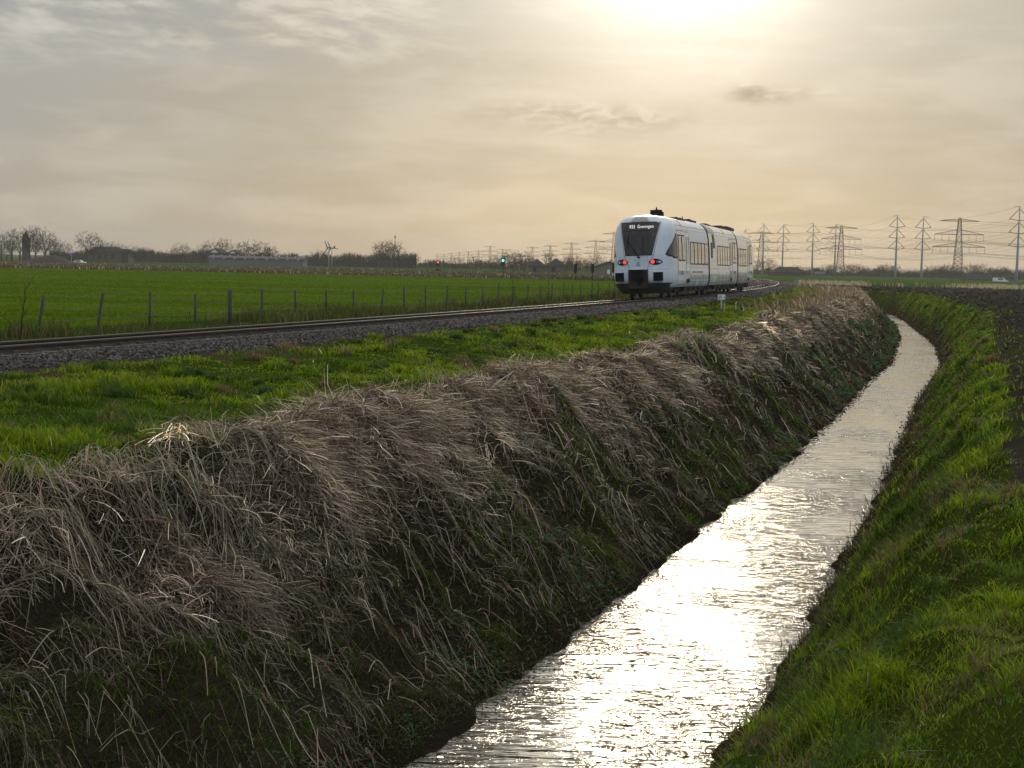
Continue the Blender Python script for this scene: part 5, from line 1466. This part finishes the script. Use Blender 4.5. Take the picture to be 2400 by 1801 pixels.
def build_buildings():
    def ex(r, w, dp, e, rd, k):
        for i in range(4): opening(r, -w * 0.8 + i * w * 0.45, -w * 0.8 + i * w * 0.45 + 0.9, -dp, e * 0.35, e * 0.8, M['roof'], 'window')
        mb = MB(); mb.box(-w * 0.5, -w * 0.5 + 0.7, -0.3, 0.3, rd - 0.4, rd + 0.7); mb.build('chimney', M['brick'], r)
    house('farmhouse', 250, 525, 66, 592, 580, 608, 9, M['brick'], M['roof'], 'large dark farmhouse with a long tiled roof below the tall bare tree', 'farmhouse', 0.12, extra=ex)
    house('farm_barn', 290, 530, 34, 594, 585, 608, 8, M['brick'], M['roof'], 'lower dark barn joined to the right of the farmhouse', 'barn', 0.1)
    def gx(r, w, dp, e, rd, k):
        mb = MB(); mb.add([(-w * 0.55, -dp - 0.04, e * 1.05), (w * 0.55, -dp - 0.04, e * 1.05), (0, -dp - 0.04, rd * 0.97)], [(0, 1, 2)]); mb.build('gable_boards', M['whitewall'], r)
        opening(r, -w * 0.6, -w * 0.2, -dp, 0.6, e * 0.75, M['black'], 'window'); opening(r, w * 0.2, w * 0.6, -dp, 0.6, e * 0.75, M['black'], 'window')
    house('gabled_house', 511, 505, 34, 594, 584, 606, 12, M['brick'], M['roof'], 'left house with a white gable behind the long greenhouse', 'house', 0, gable_front=True, extra=gx)
    house('gabled_house', 553, 505, 30, 596, 588, 606, 12, M['brick'], M['roof'], 'right smaller house with a white gable behind the long greenhouse', 'house', 0, gable_front=True, extra=gx)
    def lx(r, w, dp, e, rd, k):
        for i in range(12):
            x = -w * 0.97 + i * (2 * w * 0.97) / 11; mb = MB(); mb.box(x - 0.13, x + 0.13, -0.15, 0.15, rd + 0.05, rd + 0.34); mb.build('ridge_vent', M['whitewall'], r)
        for i in range(9):
            x = -w * 0.9 + i * (2 * w * 0.9) / 8; mb = MB(); mb.box(x - 0.32, x + 0.32, -dp - 0.36, -dp - 0.30, e * 0.92, e * 0.92 + 0.18); mb.build('lamp_box', M['whitewall'], r)
    house('livestock_shed', 606, 480, 218, 607, 602, 617, 10, M['pale'], M['roofgrey'], 'very long low grey shed with white vents along its ridge', 'shed', 0, extra=lx)
    def px_(r, w, dp, e, rd, k):
        mb = MB(); mb.box(-0.4, 0.4, -0.4, 0.4, rd - 0.2, rd + 0.25); mb.build('ridge_cap', M['pale'], r)
        opening(r, -w * 0.5, -w * 0.1, -dp, 0.2, e * 0.8, M['black'], 'door')
    house('pyramid_barn', 1258, 470, 38, 624, 610, 634, 6, M['brick'], M['roof'], 'left farm barn with a pyramid roof right of the green signal', 'barn', 0.85, extra=px_)
    house('pyramid_barn', 1303, 470, 42, 624, 608, 634, 6, M['brick'], M['roof'], 'right farm barn with a slightly higher pyramid roof', 'barn', 0.85, extra=px_)
    def sx(r, w, dp, e, rd, k):
        opening(r, -w * 0.12, w * 0.06, -dp, 0.6, e * 0.72, M['whitewall'], 'door'); opening(r, w * 0.22, w * 0.58, -dp, 0.2, e * 0.42, M['whitewall'], 'door')
    house('low_shed', 1424, 300, 68, 625.5, 615.5, 637, 9, M['shedwall'], M['roofgrey'], 'low green grey shed with two white doors beside the train nose', 'shed', 0, gable_front=True, extra=sx)
    house('hip_roof_farm', 1846, 560, 76, 640, 627, 648, 9, M['brick'], M['roof'], 'hazy farmhouse with a broad hipped roof behind the slim pole pylon', 'farmhouse', 0.42)
    house('dark_barn', 2296, 560, 62, 657, 644, 663, 9, M['brick'], M['roof'], 'hazy dark barn right of the nearest lattice pylon', 'barn', 0.25)
    house('pale_shed', 1919, 540, 22, 643, 638, 651, 5, M['pale'], M['roofgrey'], 'small pale grey shed between the slim pylon poles', 'shed', 0)
    house('pale_house', 2362, 590, 30, 654, 648, 662, 6, M['pale'], M['roof'], 'small hazy pale house left of the rightmost pole pylon', 'house', 0)
    # church tower among the trees
    b = at_depth(61, 612, 498); z = hgt(b[0], b[1]); k = 498 / F; r = empty('church_tower', (b[0], b[1], z)); tag(r, 'dark church tower with a pointed roof among the left bare trees', 'church tower')
    w = 7 * k; h1 = at_depth(61, 562, 498)[2] - z; h2 = at_depth(61, 540, 498)[2] - z
    mb = MB(); mb.box(-w, w, -w, w, -0.5, h1); mb.build('wall', M['brick'], r)
    mb = MB(); v = w + 0.15; mb.add([(-v, -v, h1), (v, -v, h1), (v, v, h1), (-v, v, h1), (0, 0, h2)], [(0, 1, 4), (1, 2, 4), (2, 3, 4), (3, 0, 4), (3, 2, 1, 0)]); mb.build('spire', M['roof'], r)
    opening(r, -w * 0.3, w * 0.3, -w, h1 * 0.72, h1 * 0.9, M['black'], 'belfry_opening')
    # earth heaps
    for px, py, wpx, D, lab in ((128, 599, 176, 430, 'long dark earth heap in front of the church grove'), (2097, 649, 36, 470, 'dark pointed earth heap at the foot of a pole pylon'), (1935, 650, 60, 560, 'low brown earth heap between two pole pylons'), (1985, 651, 46, 570, 'low earth heap below the middle lattice pylon'), (2383, 664, 26, 430, 'small dark heap at the foot of the rightmost pylon')):
        b = at_depth(px, 640, D); z = hgt(b[0], b[1]); H = at_depth(px, py, D)[2] - z; w = wpx * D / F / 2; rd = np.random.default_rng(int(px))
        mb = MB(); P = []
        for i in range(13):
            row = []
            for j in range(33):
                u = -1 + 2 * j / 32; v = -1 + 2 * i / 12
                prof = max(0, 1 - abs(u) ** 1.7) * (1 if px != 128 else (1.0 if u < 0.05 else max(0.36, 1 - (u - 0.05) * 1.5))) * max(0, 1 - v * v)
                row.append((u * w, v * 4.0, prof * max(H, 0.3) * (0.85 + 0.3 * rd.random()) - 0.15))
            P.append(row)
        mb.grid(P); o = mb.build('earth_heap', M['heap']); o.location = (b[0], b[1], z); tag(o, lab, 'earth heap')
    # vehicles, tiny in the picture
    for px, D, van, lab in ((186, 470, 0, 'white car half hidden behind the long earth heap'), (2346, 520, 1, 'white delivery van parked left of the rightmost pylon')):
        b = at_depth(px, 640, D); z = hgt(b[0], b[1]); r = empty('van' if van else 'car', (b[0], b[1], z - (0.7 if van else 0.6))); tag(r, lab, 'van' if van else 'car')
        L, H = (2.6, 2.0) if van else (2.1, 1.45)
        prof = [(-L, 0.35), (-L, 0.9), (-L * 0.95, H * 0.95), (-L * 0.85, H), (L * 0.35, H), (L * 0.62, H * 0.62), (L * 0.98, H * 0.5), (L, 0.35)] if van else [(-L, 0.3), (-L, 0.8), (-L * 0.75, 0.95), (-L * 0.5, H), (L * 0.25, H), (L * 0.55, 0.95), (L * 0.97, 0.8), (L, 0.3)]
        mb = MB(); n = len(prof); mb.add([(x, -0.85, q) for x, q in prof] + [(x, 0.85, q) for x, q in prof], [tuple(range(n)), tuple(range(2 * n - 1, n - 1, -1))] + [(i, i + n, (i + 1) % n + n, (i + 1) % n) for i in range(n)])
        mb.build('body', M['whitewall'], r)
        opening(r, -L * 0.45, L * 0.2, -0.86, H * 0.66, H * 0.9, M['glass'], 'window')
        for x in (-L * 0.6, L * 0.6):
            for y in (-0.75, 0.75): mb = MB(); mb.cyl((x, y, 0.33), (0, 1, 0), 0.33, 0.22, 14); mb.build('wheel', M['tyre'], r)


build_buildings()


def build_turbines():
    # twin turbines seen from the side
    for px, py, sc, tail, lab in ((771, 581, 1.0, False, 'left turbine of the twin small wind turbines'), (778, 582, 1.0, True, 'right turbine of the twin wind turbines with a tail vane')):
        D = 430; t = at_depth(px, py, D); z = hgt(t[0], t[1]); k = D / F; H = t[2] - z
        r = empty('wind_turbine', (t[0], t[1], z)); tag(r, lab, 'wind turbine', 'twin small wind turbines')
        mb = MB(); mb.tube([(0, 0, -0.2), (0, 0, H)], [0.16, 0.09], 8); mb.build('mast', M['galv'], r)
        mb = MB(); mb.tube([(-0.35, 0, H), (0.5, 0, H)], 0.16, 8); mb.build('nacelle', M['lattice'], r)
        if tail: mb = MB(); mb.tube([(0.4, 0, H), (15 * k, 0, H - 0.25)], 0.09, 6); mb.box(4 * k, 7.5 * k, -0.05, 0.05, H - 0.1, H + 0.65); mb.build('tail_vane', M['lattice'], r)
        mb = MB(); L = 16.5 * k; c = Vector((-0.4, 0, H))
        for dx, dz, dy in ((-0.45, 0.93, 0.15), (-0.50, -0.80, 0.35), (0.02, 0.1, -0.99)):
            d = Vector((dx, dy, dz)); d.normalize(); e = c + d * L; s_ = d.cross(Vector((0, 1, 0))); s_.normalize(); q = Vector((0, 0.08, 0))
            a = [c - s_ * 0.10, c + s_ * 0.22, e + s_ * 0.10, e - s_ * 0.10]
            mb.add([p - q for p in a] + [p + q for p in a], [(0, 1, 2, 3), (7, 6, 5, 4), (0, 4, 5, 1), (1, 5, 6, 2), (2, 6, 7, 3), (3, 7, 4, 0)])
        mb.cyl(c, (1, 0, 0), 0.2, 0.35, 10); mb.build('rotor', M['lattice'], r)
    for px, py, bl, lab in ((1110, 604, 9, 'tiny hazy wind turbine on the middle horizon'), (2174, 628, 10, 'tiny hazy wind turbine behind the right trees')):
        D = 800; t = at_depth(px, py, D); z = hgt(t[0], t[1]); k = D / F; H = t[2] - z; r = empty('distant_turbine', (t[0], t[1], z)); tag(r, lab, 'wind turbine')
        mb = MB(); mb.tube([(0, 0, 0), (0, 0, H)], [0.3, 0.18], 8); mb.build('mast', M['pole'], r)
        mb = MB(); c = Vector((0, -0.6, H)); mb.cyl(c, (0, 1, 0), 0.35, 1.2, 10)
        for a in (0.45, 2.5, 4.6):
            d = Vector((math.cos(a), 0, math.sin(a))); mb.tube([c, c + d * bl * k], [0.28, 0.07], 5)
        mb.build('rotor', M['pole'], r)
    D = 515; t = at_depth(926, 553, D); z = hgt(t[0], t[1]); H = t[2] - z; r = empty('antenna_mast', (t[0], t[1], z)); tag(r, 'thin antenna mast rising above the poplar clump', 'mast')
    mb = MB(); mb.tube([(0, 0, 0), (0, 0, H)], [0.16, 0.07], 6); mb.build('mast', M['lattice'], r)
    mb = MB(); mb.tube([(0, 0, H - 0.9), (0, 0, H)], 0.2, 8); mb.build('antenna', M['lattice'], r)


build_turbines()


def build_pylons():
    def bar(mb, a, b, r): mb.tube([a, b], r, 4, 0, False, False)
    # slim pole pylons
    def pole_meshes(flip):
        mb = MB(); mb.tube([(0, 0, -0.02), (0, 0, 0.25), (0, 0, 0.6), (0, 0, 1.0)], [0.0205, 0.017, 0.0115, 0.0065], 12); a = mb.mesh('pole', [M['pole']])
        arms = []; tips = []
        for i, (s0, tp, rd) in enumerate(((0.041, 0.169, 0.192), (0.217, 0.341, 0.361), (0.392, 0.513, 0.535))):
            mb = MB()
            for s in (-1, 1):
                bar(mb, (s * 0.006, 0, 1 - s0), (s * 0.125, 0, 1 - tp), 0.0042); bar(mb, (s * 0.125, 0, 1 - tp), (s * 0.009, 0, 1 - rd), 0.0042); tips.append((s * 0.125, 0, 1 - tp - 0.008))
                mb.tube([(s * 0.125, 0, 1 - tp + 0.004), (s * 0.125, 0, 1 - tp - 0.012)], 0.003, 5)
            arms.append(mb.mesh('crossarm', [M['lattice']]))
        mb = MB(); bar(mb, (0, 0, 0.99), (flip * 0.065, 0, 0.992), 0.003); bar(mb, (flip * 0.065, 0, 0.992), (flip * 0.065, 0, 0.975), 0.002); top = mb.mesh('earth_arm', [M['lattice']])
        tips.append((flip * 0.065, 0, 0.975)); return a, arms, top, tips
    PMs = {-1: pole_meshes(-1), 1: pole_meshes(1)}
    poles = [(2390.5, 483, 667, -1, 'nearest white pole pylon standing at the right edge'), (2104, 505, 658, -1, 'pole pylon with an earth heap at its foot left of the lattice pylon'), (2165, 507.5, 659.5, 1, 'pole pylon immediately left of the nearest lattice pylon'),
             (1907, 523, 648.5, -1, 'pole pylon left of the overlapping lattice and pole pylons'), (1960, 525, 648.5, 1, 'pole pylon overlapping the middle lattice pylon'), (1791, 524, 646, -1, 'pole pylon just right of the train before a lattice pylon'), (1837, 525.5, 647, 1, 'pole pylon in front of the hipped farmhouse roof'), (1747, 537, 645, 1, 'pole pylon half hidden behind the far end of the train')]
    tipw = {}
    for px, ty, by, fl, lab in poles:
        D = 82500 / (by - ty); b = at_depth(px - 0.022 * (by - 900) * 0, by, D); z = hgt(b[0], b[1]); tx = at_depth(px, ty, D); H = tx[2] - z
        r = empty('pole_pylon', (tx[0] - 0.0, D, z)); r.scale = (H, H, H); tag(r, lab, 'power pylon', 'slim pole pylons across the right fields')
        a, arms, top, tips = PMs[fl]; link('pole', a, r)
        for q in arms: link('crossarm', q, r)
        link('earth_arm', top, r); tipw[px] = [np.array([tx[0], D, z]) + np.array(t) * H for t in tips]
    # lattice towers
    def lattice_meshes():
        mb = MB(); lv = [(0, 0.0935), (0.27, 0.063), (0.40, 0.056), (0.53, 0.049), (0.64, 0.041), (0.73, 0.036), (0.80, 0.031), (0.87, 0.026), (0.935, 0.022), (0.97, 0.020)]
        for (z0, w0), (z1, w1) in zip(lv[:-1], lv[1:]):
            n = max(1, int((z1 - z0) / 0.055))
            for i in range(n):
                za, zb = z0 + (z1 - z0) * i / n, z0 + (z1 - z0) * (i + 1) / n; wa, wb = w0 + (w1 - w0) * i / n, w0 + (w1 - w0) * (i + 1) / n
                for sx, sy in ((-1, -1), (1, -1), (1, 1), (-1, 1)):
                    bar(mb, (sx * wa, sy * wa, za), (sx * wb, sy * wb, zb), 0.0042)
                for sy in (-1, 1):
                    bar(mb, (-wa, sy * wa, za), (wb, sy * wb, zb), 0.0021); bar(mb, (wa, sy * wa, za), (-wb, sy * wb, zb), 0.0021); bar(mb, (-wb, sy * wb, zb), (wb, sy * wb, zb), 0.0021)
                    bar(mb, (sy * wa, -wa, za), (sy * wb, wb, zb), 0.0016)
        for sx, sy in ((-1, -1), (1, -1), (1, 1), (-1, 1)): bar(mb, (sx * 0.02, sy * 0.02, 0.97), (0, 0, 1.0), 0.003)
        body = mb.mesh('tower_body', [M['lattice']]); arms = []; ins = []; tips = []
        for z, half, pk, hang in ((0.935, 0.30, 0.97, 0), (0.725, 0.376, 0.80, 1), (0.53, 0.40, 0.60, 1)):
            mb = MB()
            for s in (-1, 1):
                for q in (-0.016, 0.016):
                    bar(mb, (s * 0.03, q, z), (s * half, 0, z), 0.0050); bar(mb, (s * 0.025, q, pk), (s * half, 0, z + 0.002), 0.0034)
                n = 5
                for i in range(1, n):
                    x = s * (0.03 + (half - 0.03) * i / n); zt = pk + (z - pk) * i / n; bar(mb, (x, 0, z), (x, 0, zt), 0.0016)
                    x2 = s * (0.03 + (half - 0.03) * (i - 1) / n); bar(mb, (x, 0, z), (x2, 0, pk + (z - pk) * (i - 1) / n), 0.0016)
                if hang:
                    for f in (1.0, 0.70, 0.41):
                        x = s * half * f; m2 = MB(); bar(m2, (x, 0, z), (x, 0, z - 0.09), 0.0022); m2.tube([(x, 0, z - 0.085), (x, 0, z - 0.098)], 0.005, 6); ins.append(m2); tips.append((x, 0, z - 0.095))
                else: tips.append((s * half, 0, z))
            arms.append(mb.mesh('crossarm', [M['lattice']]))
        return body, arms, [q.mesh('insulator', [M['lattice']]) for q in ins], tips
    body, arms, ins, tips = lattice_meshes(); ltip = []
    towers = [(2250, 509, 661, 520, 'nearest lattice pylon between the right pole pylons'), (1973, 527, 651, 640, 'middle lattice pylon overlapping a slim pole pylon'), (1785, 541, 648, 740, 'lattice pylon just right of the train behind a pole pylon'),
              (1440, 543, 633, 840, 'lattice pylon mostly hidden by the front of the train'), (1397, 562, 631, 900, 'lattice pylon above the low shed left of the train'), (1340, 568, 629, 960, 'lattice pylon above the broad tree left of the low shed'), (1290, 574, 628, 1020, 'lattice pylon above the gap between pyramid roofs'), (1248, 578, 626, 1080, 'lattice pylon above the first pyramid roof'),
              (1178, 583, 623, 1150, 'faint lattice pylon directly above the green signal'), (1149, 576, 621, 1100, 'faint taller lattice pylon left of the green signal'), (1122, 587, 620, 1200, 'faint lattice pylon beside the tiny turbine'), (1098, 589, 619, 1250, 'faint lattice pylon left of the tiny turbine'), (1077, 591, 618, 1300, 'very faint lattice pylon above the dark round bush'), (1058, 593, 617, 1350, 'very faint lattice pylon left of the dark round bush'), (1041, 595, 616, 1400, 'very faint lattice pylon right of the red signal'), (1026, 596, 616, 1450, 'very faint leftmost lattice pylon near the red signal')]
    for px, ty, by, D, lab in towers:
        b = at_depth(px, ty, D); z = hgt(b[0], b[1]); H = b[2] - z; r = empty('lattice_pylon', (b[0], D, z)); r.scale = (H, H, H); tag(r, lab, 'power pylon', 'steel lattice pylons marching across the horizon')
        r.rotation_euler.z = -0.12
        link('tower_body', body, r)
        for q in arms: link('crossarm', q, r)
        if D < 900:
            for q in ins: link('insulator', q, r)
        c, s = math.cos(-0.12), math.sin(-0.12)
        if px != 1149: ltip.append([np.array([b[0], D, z]) + np.array((t[0] * c - t[1] * s, t[0] * s + t[1] * c, t[2])) * H for t in tips])
    # conductors
    def cable(seq, rad, sag, label, grp):
        mb = MB()
        for p, q in zip(seq[:-1], seq[1:]):
            n = 10; L = np.linalg.norm(q - p)
            mb.tube([tuple(p + (q - p) * k / n - np.array([0, 0, sag * L * 4 * (k / n) * (1 - k / n)])) for k in range(n + 1)], rad, 3, 0, False, False)
        tag(mb.build('power_cable', M['cable']), label, 'power cable', grp)
    nearL = [t + np.array([150, -135, -0.0]) for t in ltip[0]]
    for i in range(len(tips)): cable([nearL[i]] + [t[i] for t in ltip], 0.024, 0.02, 'thin dark cable strung along the lattice pylons', 'cables of the lattice pylons')
    r1 = [2390.5, 2104, 1907, 1791]; r2 = [2165, 1960, 1837, 1747]
    n1 = [t + np.array([120, -110, 2]) for t in tipw[2390.5]]; n2 = [t + np.array([95, -85, 2]) for t in tipw[2165]]
    for i in range(7):
        cable([n1[i]] + [tipw[k][i] for k in r1], 0.024, 0.025, 'thin dark cable strung along the left row of pole pylons', 'cables of the left row of pole pylons')
        cable([n2[i]] + [tipw[k][i] for k in r2], 0.024, 0.025, 'thin dark cable strung along the right row of pole pylons', 'cables of the right row of pole pylons')


build_pylons()


# ------------------------------------------------------------------ haze
def build_haze():
    mb = MB(); mb.box(-2500, 2500, -2500, 2500, -5.0, 40.0)
    m = bpy.data.materials.new('haze_air'); m.use_nodes = True; t = m.node_tree; t.nodes.clear(); g = G(t)
    v = g.n('ShaderNodeVolumePrincipled'); v.inputs['Color'].default_value = (0.92, 0.90, 0.86, 1); v.inputs['Density'].default_value = 0.00021; v.inputs['Anisotropy'].default_value = 0.2
    o = g.n('ShaderNodeOutputMaterial'); g.L.new(v.outputs[0], o.inputs['Volume'])
    tag(mb.build('haze', m), 'thin warm haze lying over the whole plain', 'haze', kind='stuff')


build_haze()
